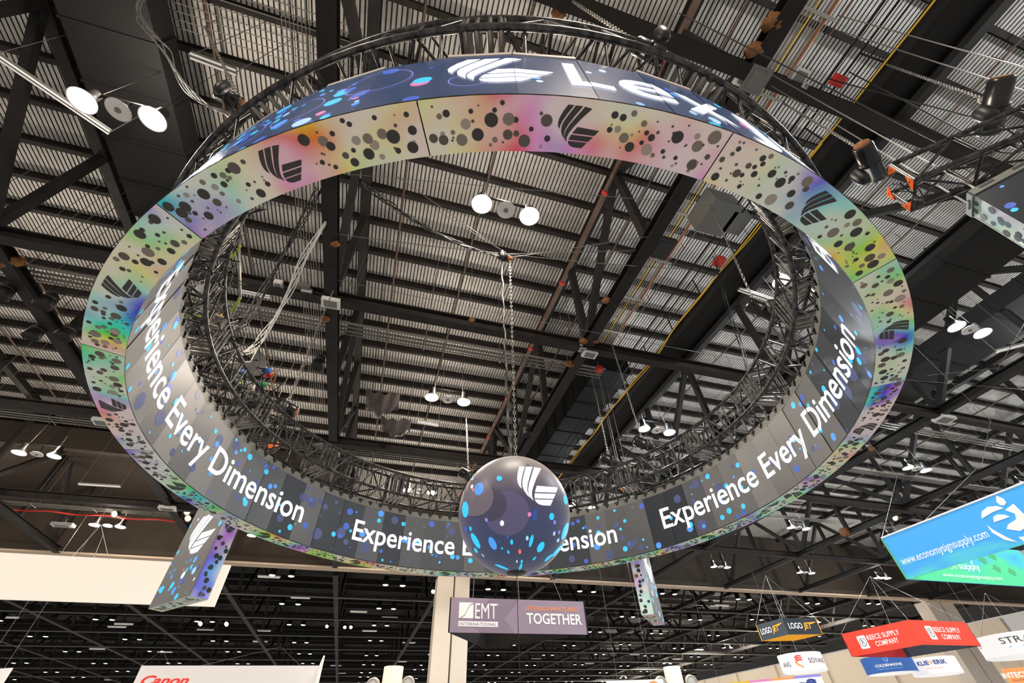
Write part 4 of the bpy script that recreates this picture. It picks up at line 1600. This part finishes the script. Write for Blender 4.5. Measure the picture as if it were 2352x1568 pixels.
for (p, q, z, lab) in (((425, 722), (470, 728), 7.4, 'lime green sling across the ring truss at left'), ((530, 595), (552, 565), 8.4, 'lime green sling at the top of the left frame'),
                       ((530, 715), (552, 685), 8.2, 'lime green sling at the foot of the left frame')):
    mb = MB(); mb.beam(W(*p, z), W(*q, z), .05, .03, 'lime')
    single(mb, 'sling', lab, 'sling', 'lime green slings')
c = MB()
q = [W(520, 600, 8.6), W(549, 545, 8.6), W(552, 682, 8.6), W(530, 730, 8.6)]
c.tube([q[0], q[1], q[2], q[3]], .035, 'rung', 8)
single(c, 'side_frame', 'upright metal frame standing off the ring truss at left', 'frame')
mb = MB(); P = W(463, 668, 7.3)
mb.box(P, V((.11, .04, 0)), V((0, 0, .14)), V((-.02, .05, 0)), 'white')
single(mb, 'access_point', 'small white box on the ring truss at left', 'box')
for (px, py, z, lab) in ((628, 1022, 7.3, 'orange pouch in the ring truss lower left'), (1433, 1120, 7.4, 'orange tag in the truss right of the sphere')):
    mb = MB(); mb.box(W(px, py, z), V((.12, 0, .02)), V((0, .05, .05)), V((0, -.03, .06)), 'orangeplate')
    single(mb, 'orange_pouch', lab, 'pouch')

# ================================================================== HANGING SIGNS
def sign_panel(parent, Lp, Rp, z0, z1, mt, back='black', name='panel', th=.05, deco=None):
    """flat double skinned panel; Lp, Rp left and right ends as seen from its front; deco draws on it in metres"""
    L, R2_ = V((Lp[0], Lp[1], 0)), V((Rp[0], Rp[1], 0))
    d = R2_ - L; wd = d.length; d.normalize()
    n_ = d.cross(EZ).normalized()      # towards the viewer in front
    c = MB()
    c.face([L + EZ * z0, R2_ + EZ * z0, R2_ + EZ * z1, L + EZ * z1], mt)
    c.mesh([L + EZ * z0, R2_ + EZ * z0, R2_ + EZ * z1, L + EZ * z1, L + EZ * z0 - n_ * th, R2_ + EZ * z0 - n_ * th, R2_ + EZ * z1 - n_ * th, L + EZ * z1 - n_ * th],
           [(4, 5, 6, 7), (0, 1, 5, 4), (3, 2, 6, 7), (0, 3, 7, 4), (1, 2, 6, 5)], back)
    if deco:
        deco(c, lambda x, y, o=.012: L + d * x + EZ * (z0 + y) + n_ * o, wd, z1 - z0)
    return c.build(name, parent)


def cables(parent, pts, tops):
    for p, t in zip(pts, tops):
        c = MB(); c.tube([p, t], .014, 'wire', 5); c.build('suspension_cable', parent)


M['purple'] = mat('purple_fabric', (.38, .30, .385), .8)
M['purple2'] = mat('purple_fabric_dark', (.31, .24, .32), .8)
M['printwhite'] = mat('print_white', (.80, .78, .76), .7, 0, (1, .97, .94), .25)  # sign prints and fabrics from here carry an added glow in their colour
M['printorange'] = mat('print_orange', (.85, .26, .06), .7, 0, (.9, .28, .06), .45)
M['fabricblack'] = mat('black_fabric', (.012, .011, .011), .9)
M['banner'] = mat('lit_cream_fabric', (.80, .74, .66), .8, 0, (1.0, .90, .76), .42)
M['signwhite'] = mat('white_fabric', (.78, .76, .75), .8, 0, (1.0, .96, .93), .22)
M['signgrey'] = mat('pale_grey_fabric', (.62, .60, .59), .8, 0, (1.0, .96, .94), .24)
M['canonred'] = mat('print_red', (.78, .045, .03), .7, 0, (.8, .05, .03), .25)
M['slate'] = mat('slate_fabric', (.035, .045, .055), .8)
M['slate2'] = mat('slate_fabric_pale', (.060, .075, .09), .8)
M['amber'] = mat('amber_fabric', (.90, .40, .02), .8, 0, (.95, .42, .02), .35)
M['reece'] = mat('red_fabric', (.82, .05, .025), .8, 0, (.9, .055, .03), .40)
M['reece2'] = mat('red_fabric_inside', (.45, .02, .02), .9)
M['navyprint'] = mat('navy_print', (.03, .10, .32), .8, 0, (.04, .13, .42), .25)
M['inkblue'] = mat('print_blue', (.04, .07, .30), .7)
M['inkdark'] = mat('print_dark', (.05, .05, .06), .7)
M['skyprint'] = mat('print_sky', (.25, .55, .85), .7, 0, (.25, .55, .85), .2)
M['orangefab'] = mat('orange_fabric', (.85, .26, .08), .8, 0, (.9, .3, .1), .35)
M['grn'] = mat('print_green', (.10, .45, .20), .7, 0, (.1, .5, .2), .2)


def econ_mat(name, blue, green, lo, hi):
    mt = mat(name, blue, .7)
    nt = mt.node_tree
    b = nt.nodes['Principled BSDF']
    tc = nt.nodes.new('ShaderNodeTexCoord'); sp_ = nt.nodes.new('ShaderNodeSeparateXYZ')
    nt.links.new(tc.outputs['Generated'], sp_.inputs[0])
    nz = nt.nodes.new('ShaderNodeTexNoise'); nz.inputs['Scale'].default_value = 3.0; nz.inputs['Detail'].default_value = 4
    nt.links.new(tc.outputs['Generated'], nz.inputs['Vector'])
    vo = nt.nodes.new('ShaderNodeTexVoronoi'); vo.inputs['Scale'].default_value = 55; vo.inputs['Randomness'].default_value = 0.0
    nt.links.new(tc.outputs['Generated'], vo.inputs['Vector'])
    ad = nt.nodes.new('ShaderNodeMath'); ad.operation = 'SUBTRACT'
    nt.links.new(nz.outputs['Fac'], ad.inputs[0])
    mu = nt.nodes.new('ShaderNodeMath'); mu.operation = 'MULTIPLY'; mu.inputs[1].default_value = .45
    nt.links.new(sp_.outputs['Z'], mu.inputs[0]); nt.links.new(mu.outputs[0], ad.inputs[1])
    a2 = nt.nodes.new('ShaderNodeMath'); a2.operation = 'MULTIPLY_ADD'; a2.inputs[1].default_value = .16
    nt.links.new(vo.outputs['Distance'], a2.inputs[0]); nt.links.new(ad.outputs[0], a2.inputs[2])
    rp_ = nt.nodes.new('ShaderNodeValToRGB')
    rp_.color_ramp.elements[0].position = lo; rp_.color_ramp.elements[0].color = (*blue, 1)
    rp_.color_ramp.elements[1].position = hi; rp_.color_ramp.elements[1].color = (*green, 1)
    nt.links.new(a2.outputs[0], rp_.inputs[0])
    nt.links.new(rp_.outputs[0], b.inputs['Base Color'])
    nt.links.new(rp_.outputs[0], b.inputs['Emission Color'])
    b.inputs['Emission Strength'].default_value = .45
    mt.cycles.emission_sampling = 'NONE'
    return mt


M['econ'] = econ_mat('blue_green_print', (.05, .33, .72), (.10, .62, .42), .42, .80)
M['econ2'] = econ_mat('blue_green_print_inside', (.05, .40, .75), (.08, .60, .28), .05, .40)

# purple triangular sign
o = thing('hanging_sign', V((0, 25, 4)), 'purple triangular hanging sign right in front of the pale column', 'sign', 'hanging signs')


def deco(c, f, w, h):
    g_ = lambda x, y: f(x, y, .012)
    c.poly([(w * .28, h), (w * .50, h), (w * .385, h * .42), (w * .455, 0), (w * .22, 0), (w * .15, h * .3)], lambda x, y: f(x, y, .006), 'purple2')
    c.poly([(w * .065, h * .40), (w * .165, h * .40), (w * .165, h * .86), (w * .065, h * .86)], g_, 'printwhite')
    pts = [(w * .072, h * .41), (w * .105, h * .50), (w * .122, h * .66), (w * .140, h * .80), (w * .165, h * .85)]
    for i in range(4):
        (x0, y0), (x1, y1) = pts[i], pts[i + 1]
        c.poly([(x0, y0), (x1, y1), (x1 + .01, y1 - .035), (x0 + .01, y0 - .035)], lambda x, y: f(x, y, .018), 'purple')
    text(c, 'EMT', g_, w * .178, h * .40, h * .45, 'printwhite', w * .155, .0)
    text(c, '\u00ae', g_, w * .336, h * .80, h * .05, 'printwhite', w * .010)
    c.poly([(w * .065, h * .17), (w * .338, h * .17), (w * .338, h * .32), (w * .065, h * .32)], g_, 'printwhite')
    text(c, 'INTERNATIONAL', lambda x, y: f(x, y, .018), w * .073, h * .20, h * .085, 'purple', w * .257, .015, 0, 1.1)
    text(c, "LET'S BUILD WHAT'S NEXT", g_, w * .54, h * .68, h * .12, 'printorange', w * .405, .008)
    text(c, 'TOGETHER', g_, w * .545, h * .29, h * .30, 'printwhite', w * .415, .02)


E1, E2, E3 = (-3.55, 23.15), (3.20, 25.14), (-2.15, 27.95)
sign_panel(o, E1, E2, 4.0, 5.43, 'purple', 'fabricblack', 'front_panel', .05, deco)
sign_panel(o, E2, E3, 4.0, 5.43, 'purple', 'fabricblack', 'side_panel')
sign_panel(o, E3, E1, 4.0, 5.43, 'purple', 'fabricblack', 'side_panel')
ct = [V((-2.6, 24.5, 5.43)), V((2.0, 24.9, 5.43)), V((-.2, 24.2, 5.43))]
cables(o, ct, [V((-2.3, 25.6, 14)), V((-.9, 25.8, 14)), V((-.5, 25.4, 14))])

# cream banner at left with an emissive fabric
o = thing('hanging_sign', V((-16, 18, 4.5)), 'long blank cream lit banner at the left edge behind the tower', 'sign', 'hanging signs')
L_ = V((-12.44, 19.02, 0)); dvec = (V((-19.03, 16.78, 0)) - L_)
Lf = L_ + dvec * 1.5
sign_panel(o, (Lf.x, Lf.y), (L_.x, L_.y), 4.5, 6.02, 'banner', 'banner', 'front_panel', .12)
cables(o, [W(160, 1285, 6.0), W(250, 1283, 6.0), W(215, 1283, 6.0)], [W(232, 1205, 9.0), W(232, 1205, 9.0), W(238, 1225, 8.6)])

# Canon sign
o = thing('hanging_sign', V((-20, 36.5, 4)), 'white hanging sign with red lettering at the bottom left', 'sign', 'hanging signs')


def deco(c, f, w, h):
    text(c, 'Canon', lambda x, y: f(x, y, .012), w * .035, h - 1.03, .48, 'canonred', w * .25, .035, .25)


sign_panel(o, (-26.2, 34.93), (-15.25, 38.18), 2.2, 4.9, 'signgrey', 'signgrey', 'front_panel', .12, deco)
sign_panel(o, (-15.2, 38.1), (-13.6, 34.4), 3.2, 4.95, 'signwhite', 'signwhite', 'side_panel', .1)
cables(o, [W(322, 1530, 4.9), W(390, 1528, 4.9), W(455, 1530, 4.9), W(690, 1528, 4.9)], [W(373, 1492, 8), W(373, 1492, 8), W(645, 1485, 8), W(645, 1485, 8)])

# small dark sign with amber underside
o = thing('hanging_sign', V((15, 28.5, 4)) * 1.3, 'small dark box sign with amber underside above the round white sign', 'sign', 'hanging signs')
kx = 1.3
q = [V((13.49, 29.26, 0)) * kx, V((14.25, 27.53, 0)) * kx, V((16.28, 27.86, 0)) * kx]
q.append(q[0] + q[2] - q[1])
z0, z1 = 4.0 * kx, 4.76 * kx


def deco(c, f, w, h):
    g_ = lambda x, y: f(x, y, .012)
    text(c, 'LOGO', g_, w * .10, h * .36, h * .34, 'printwhite', w * .40, .02, .0)
    text(c, 'JET', g_, w * .52, h * .36, h * .34, 'amber', w * .26, .03, .25)
    c.poly([(w * .70, h * .72), (w * .96, h * .76), (w * .80, h * .62), (w * .72, h * .62)], g_, 'amber')


sign_panel(o, q[0], q[1], z0, z1, 'slate2', 'amber', 'front_panel', .03, deco)
sign_panel(o, q[1], q[2], z0, z1, 'slate', 'amber', 'front_panel', .03, deco)
sign_panel(o, q[2], q[3], z0, z1, 'slate', 'amber', 'back_panel')
sign_panel(o, q[3], q[0], z0, z1, 'slate', 'amber', 'back_panel')
c = MB(); cen = (q[0] + q[2]) / 2 + EZ * (z0 + .25)
for i in range(4):
    a, b = q[i], q[(i + 1) % 4]
    c.face([a.lerp(cen, .08) + EZ * z0 * .92, b.lerp(cen, .08) + EZ * z0 * .92, cen], 'amber') if False else c.face([V((a.x, a.y, z0)), V((b.x, b.y, z0)), cen], 'amber')
c.build('underside', o, label='amber underside')
ap = W(1758, 1320, 11)
cables(o, [V((p.x, p.y, z1)) for p in q], [ap] * 4)

# red sign
o = thing('hanging_sign', V((27, 35, 4)), 'red box sign with white lettering in front of the right column', 'sign', 'hanging signs')
q = [V((23.18, 37.47, 0)), V((25.33, 33.18, 0)), V((30.35, 34.85, 0))]
q.append(q[0] + q[2] - q[1])


def deco(c, f, w, h):
    g_ = lambda x, y: f(x, y, .012)
    x0, y0, s_ = w * .20, h * .22, h * .55
    c.poly([(x0, y0 + .06), (x0 + .06, y0), (x0 + s_ * .78, y0), (x0 + s_ * .82, y0 + .06), (x0 + s_ * .82, y0 + s_ - .06), (x0 + s_ * .78, y0 + s_), (x0 + .06, y0 + s_), (x0, y0 + s_ - .06)], g_, 'printwhite')
    c.circle(x0 + s_ * .41, y0 + s_ * .5, s_ * .32, s_ * .045, lambda x, y: f(x, y, .018), 'inkdark', 24)
    text(c, 'R', lambda x, y: f(x, y, .018), x0 + s_ * .30, y0 + s_ * .33, s_ * .36, 'inkdark', s_ * .24)
    text(c, 'REECE SUPPLY', g_, x0 + s_ * .95, h * .53, h * .20, 'printwhite', w * .46, .01)
    text(c, 'COMPANY', g_, x0 + s_ * 1.45, h * .24, h * .20, 'printwhite', w * .32, .01)


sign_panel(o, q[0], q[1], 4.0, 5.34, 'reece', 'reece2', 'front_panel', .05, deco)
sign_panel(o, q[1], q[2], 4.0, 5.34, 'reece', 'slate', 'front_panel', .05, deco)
sign_panel(o, q[2], q[3], 4.0, 5.34, 'reece', 'slate', 'back_panel')
sign_panel(o, q[3], q[0], 4.0, 5.34, 'reece', 'reece2', 'back_panel')
ap = W(1998, 1323, 11)
cables(o, [V((p.x, p.y, 5.34)) for p in q], [ap] * 4)

# blue-green sign at the right edge
o = thing('hanging_sign', V((16, 16, 4)), 'large blue and green hanging sign cut by the right edge', 'sign', 'hanging signs')
L_ = V((14.02, 17.30, 0)); dn = (V((15.50, 13.30, 0)) - L_).normalized()
Rr = L_ + dn * 7.0


def deco(c, f, w, h):
    g_ = lambda x, y: f(x, y, .012)
    text(c, 'www.economysignsupply.com', g_, .16, h * .30, .24, 'printwhite', 2.95, .006)
    cx_, cy_, r = 3.88, h * .50, .66
    g2 = lambda x, y: f(cx_ + x * r, cy_ + y * r, .012)
    # drop, ring segments and letter of the mark
    c.poly([(.05, .78), (.22, 1.02), (.38, .80), (.36, .62), (.22, .54), (.08, .60)], g2, 'printwhite')
    c.poly([(-.95, .35), (-.75, .62), (-.40, .72), (-.05, .62), (.12, .45), (-.35, .45)], g2, 'printwhite')
    c.poly([(-.62, .05), (-.50, .26), (-.28, .30), (-.05, .20), (.08, .05)], g2, 'printwhite')
    c.poly([(.10, .36), (.55, .48), (.60, -.05), (.40, -.50), (.0, -.58), (-.38, -.35), (-.20, -.20), (.20, -.12), (.32, .10)], g2, 'printwhite')
    c.poly([(-.95, .05), (-.98, -.30), (-.75, -.72), (-.38, -.95), (-.62, -.62), (-.84, -.25)], g2, 'printwhite')
    c.poly([(-.22, -.78), (.15, -.84), (.50, -.74), (.72, -.52), (.50, -1.02), (.10, -1.14), (-.12, -1.12)], g2, 'printwhite')


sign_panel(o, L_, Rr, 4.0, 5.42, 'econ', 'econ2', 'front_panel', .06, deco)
Bk = L_ + (V((19.79, 19.08, 0)) - L_) * 1.25


def deco(c, f, w, h):
    g_ = lambda x, y: f(x, y, .012)
    text(c, 'economy', g_, w * .26, h * .60, .34, 'printwhite', w * .30, .02)
    text(c, 'sign supply', g_, w * .30, h * .34, .24, 'printwhite', w * .26, .015)
    text(c, 'www.economysignsupply.com', g_, w * .25, h * .12, .13, 'printwhite', w * .42, .01)
    c.poly([(w * .20, h * .42), (w * .255, h * .42), (w * .265, h * .30), (w * .21, h * .30)], g_, 'printwhite')
    for (x, y) in ((.60, .62), (.66, .42), (.70, .75), (.76, .35), (.64, .86)):
        c.poly([(w * x, h * y), (w * (x + .03), h * (y + .12)), (w * (x + .06), h * (y + .02)), (w * (x + .04), h * (y - .10))], g_, 'grn')


sign_panel(o, L_ + dn * .05, Bk, 4.0, 5.42, 'econ2', 'econ', 'inner_panel', .06, deco)
c = MB(); c.tube([L_ + EZ * 4.0, L_ + EZ * 5.42], .03, 'grn', 6); c.build('corner_edge', o)
c = MB(); c.tube([L_ + EZ * 5.44, Rr + EZ * 5.44], .03, 'printwhite', 6); c.build('top_rail', o)
cables(o, [L_ + EZ * 5.42, L_ + dn * 1.62 + EZ * 5.42], [W(2061, 1092, 10.5), W(2256, 1062, 10.5)])
wire((W(2061, 1092, 10.5), W(1900, 905, 13.9)), 'thin pale wire from the blue sign up to the ring edge', .014)
wire((W(2275, 965, 13.6), W(2095, 790, 13.9)), 'pale wire descending right of the ring to a junction', .014)
wire((W(2275, 965, 13.6), W(2256, 1062, 10.5)), 'pale wire dropping from the junction to the blue sign', .014)
wire((W(2060, 870, 13.7), W(2360, 895, 13.7)), 'thin wire crossing level at the right of the ring', .012)
wire((W(2130, 862, 13.7), W(2290, 845, 13.9)), 'short pale wire to the anchor right of the ring', .012)
wire((W(2290, 850, 13.9), W(2360, 730, 13.6)), 'pale wire rising from the anchor to the right edge', .014)


# round hanging signs
def round_sign(px, py, wpx, zc, H, mt, label, deco=None, name='hanging_sign'):
    d = ray(px, py)
    P = d * (zc / d.z)
    depth = P.dot(FWD)
    r = wpx / 2 * depth / FPX
    o = thing(name, P, label, 'sign', 'hanging signs')
    t0 = math.degrees(math.atan2(-P.x, -P.y))
    c = MB()
    n_ = 48
    vs = []
    for k in range(n_):
        ph = math.radians(k * 360 / n_)
        a = V((math.sin(ph), math.cos(ph), 0))
        vs += [P + a * r - EZ * H / 2, P + a * r + EZ * H / 2, P + a * (r - .05) - EZ * H / 2, P + a * (r - .05) + EZ * H / 2]
    fo, fi = [], []
    for k in range(n_):
        a, b = 4 * k, 4 * ((k + 1) % n_)
        fo.append((a, b, b + 1, a + 1)); fi += [(a + 2, a + 3, b + 3, b + 2), (a, a + 2, b + 2, b), (a + 1, b + 1, b + 3, a + 3)]
    c.mesh(vs, fo, mt, True)
    c.mesh(vs, fi, 'signgrey')
    if deco:
        def f(x, y, off=.02):       # x metres to the viewer's right from the middle of the near side
            ph = math.radians(t0) - x / r
            return P + V((math.sin(ph), math.cos(ph), 0)) * (r + off) + EZ * y
        deco(c, f, r, H)
    c.build('drum', o)
    for k in range(3):
        ph = math.radians(t0 + k * 120)
        cc = MB(); cc.tube([P + V((math.sin(ph), math.cos(ph), 0)) * r + EZ * H / 2, P + EZ * (H / 2 + 3.0)], .014, 'wire', 5)
        cc.build('suspension_cable', o)
    return o


def deco(c, f, r, h):
    text(c, 'COLDENHOVE', f, 0, -h * .16, h * .15, 'printwhite', r * 1.05, .02, 0, 1, 'c')
    text(c, 'Transfer Paper Manufacturer', f, 0, -h * .32, h * .07, 'skyprint', r * 1.0, .0, 0, 1, 'c')
    c.circle(0, h * .26, h * .17, h * .03, f, 'skyprint', 6)
    c.circle(h * .03, h * .25, h * .10, h * .02, f, 'skyprint', 6)


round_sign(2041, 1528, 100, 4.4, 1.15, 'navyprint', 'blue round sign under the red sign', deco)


def deco(c, f, r, h):
    text(c, 'KLIE', f, -r * .62, h * .05, h * .24, 'inkblue', r * .50, .03)
    text(c, 'V', f, -r * .11, h * .05, h * .24, 'printorange', r * .17, .03)
    text(c, 'ERIK', f, r * .07, h * .05, h * .24, 'inkblue', r * .52, .03)
    text(c, 'Printing Excellence', f, 0, -h * .20, h * .09, 'printorange', r * .70, 0, 0, 1, 'c')
    text(c, 'IK', f, -r * 1.32, h * .05, h * .24, 'inkblue', r * .22, .03)


round_sign(2146, 1531, 94, 4.35, 1.2, 'signwhite', 'white round sign right of the blue round sign', deco)


def deco(c, f, r, h):
    text(c, 'ANG', f, -r * .98, -h * .22, h * .26, 'inkdark', r * .45)
    text(c, 'SOYANG', f, r * .34, -h * .12, h * .26, 'inkdark', r * .95)
    for i in range(3):
        y = h * (.30 - .11 * i)
        c.poly([(-r * .28, y - .12), (-r * .12, y + .05), (r * .06, y + .03), (r * .10, y - .06), (-r * .08, y - .03), (-r * .20, y - .12)], f, 'canonred')
    c.poly([(-r * .28, -h * .02), (-r * .22, -h * .18), (r * .04, -h * .38), (r * .02, -h * .28), (-r * .16, -h * .12), (-r * .18, h * .02)], f, 'printorange')


round_sign(1842, 1523, 92, 4.5, 1.2, 'signwhite', 'white round sign under the small dark box sign', deco)


def deco(c, f, r, h):
    text(c, 'STRA', f, -r * .42, h * .02, h * .28, 'inkdark', r * .70)
    text(c, 'UB', f, r * .31, h * .02, h * .28, 'inkdark', r * .40)
    c.poly([(-r * .30, -h * .12), (r * .05, -h * .12), (r * .05, -h * .17), (-r * .30, -h * .17)], f, 'skyprint')
    c.poly([(r * .05, -h * .12), (r * .40, -h * .12), (r * .40, -h * .17), (r * .05, -h * .17)], f, 'd_pink')
    text(c, 'ET', f, -r * 1.25, h * .0, h * .26, 'inkdark', r * .20)


round_sign(2350, 1482, 158, 4.7, 1.35, 'signwhite', 'white round sign cut by the right edge', deco)

# low panels along the bottom edge
def low_panel(pL, pR, z1, z0, mt, label, deco=None, back=None):
    L, R2_ = W(*pL, z1), W(*pR, z1)
    o = thing('hanging_sign', (L + R2_) / 2, label, 'sign', 'hanging signs')
    sign_panel(o, L, R2_, z0, z1, mt, back or mt, 'front_panel', .1, deco)
    cables(o, [L.lerp(R2_, .2), L.lerp(R2_, .8)], [L.lerp(R2_, .2) + EZ * 9.6, L.lerp(R2_, .8) + EZ * 9.6])
    return o


def deco(c, f, w, h):
    g_ = lambda x, y: f(x, y, .014)
    for i, (x0, x1, m_) in enumerate(((.0, .25, 'grn'), (.25, .45, 'yellow'), (.45, .62, 'd_pink'), (.62, .8, 'orangefab'), (.8, 1, 'd_violet'))):
        c.poly([(w * x0, h - .18), (w * x1, h - .18), (w * x1, h), (w * x0, h)], g_, m_)
    text(c, 'efi', g_, w * .80, h - .95, .62, 'inkblue', w * .15, .05)


low_panel((1600, 1574), (1884, 1547), 4.4, 2.5, 'signwhite', 'white sign with a coloured top edge and blue letters at the bottom', deco)


def deco(c, f, w, h):
    g_ = lambda x, y: f(x, y, .014)
    text(c, 'INTECH', g_, -w * .10, h * .55, h * .24, 'printwhite', w * .95, .03)
    text(c, 'SOLUTIONS', g_, w * .15, h * .38, h * .09, 'inkdark', w * .6, .01)


low_panel((2298, 1536), (2362, 1530), 4.6, 2.9, 'orangefab', 'orange square sign at the bottom right corner', deco)
low_panel((-60, 1540), (27, 1533), 4.6, 3.2, 'signwhite', 'white sign corner at the bottom left edge')


def deco(c, f, w, h):
    c.dot(w * .82, h - .75, .65, lambda x, y: f(x, y, .014), 'orangefab', 28)


low_panel((1392, 1563), (1522, 1559), 4.1, 2.6, 'signwhite', 'white sign with an orange disc at the bottom centre', deco)

# short grey uplighter columns along the bottom
for (px, py, lab) in ((905, 1531, 'short grey pillar at the bottom left of the pale column'), (1542, 1531, 'short grey pillar at the bottom right of the purple sign')):
    P = W(px, py, 5.0)
    o = thing('pillar', V((P.x, P.y, -1.6)), lab, 'pillar', 'short grey pillars')
    c = MB(); c.lathe(V((P.x, P.y, 0)), EZ, [(-1.6, .75), (5.0, .75), (5.0, 0)], 'column', 24); c.build('shaft', o)
    for s in (-1, 1):
        q = V((P.x + s * 1.35, P.y - .3, 3.9))
        c = MB(); c.lathe(q, V((0, -1, -.3)), [(-.5, .2), (-.2, .45), (.2, .5), (.2, .42)], 'column', 18); c.build('lamp_shade', o)
        c = MB(); c.lathe(q, V((0, -1, -.3)), [(.12, .42), (.2, 0)], 'lampwhite', 18); c.build('lamp_glass', o)

# loose cable on the far ceiling: the red line above the banner
mb = MB()
pts = [W(20 + i * 20, 1168 + i * 1.55 + 2 * math.sin(i), 14.6) for i in range(22)]
mb.tube(pts, .06, 'red', 6)
single(mb, 'power_cable', 'long red cable along the ceiling at lower left above the banner', 'cable')
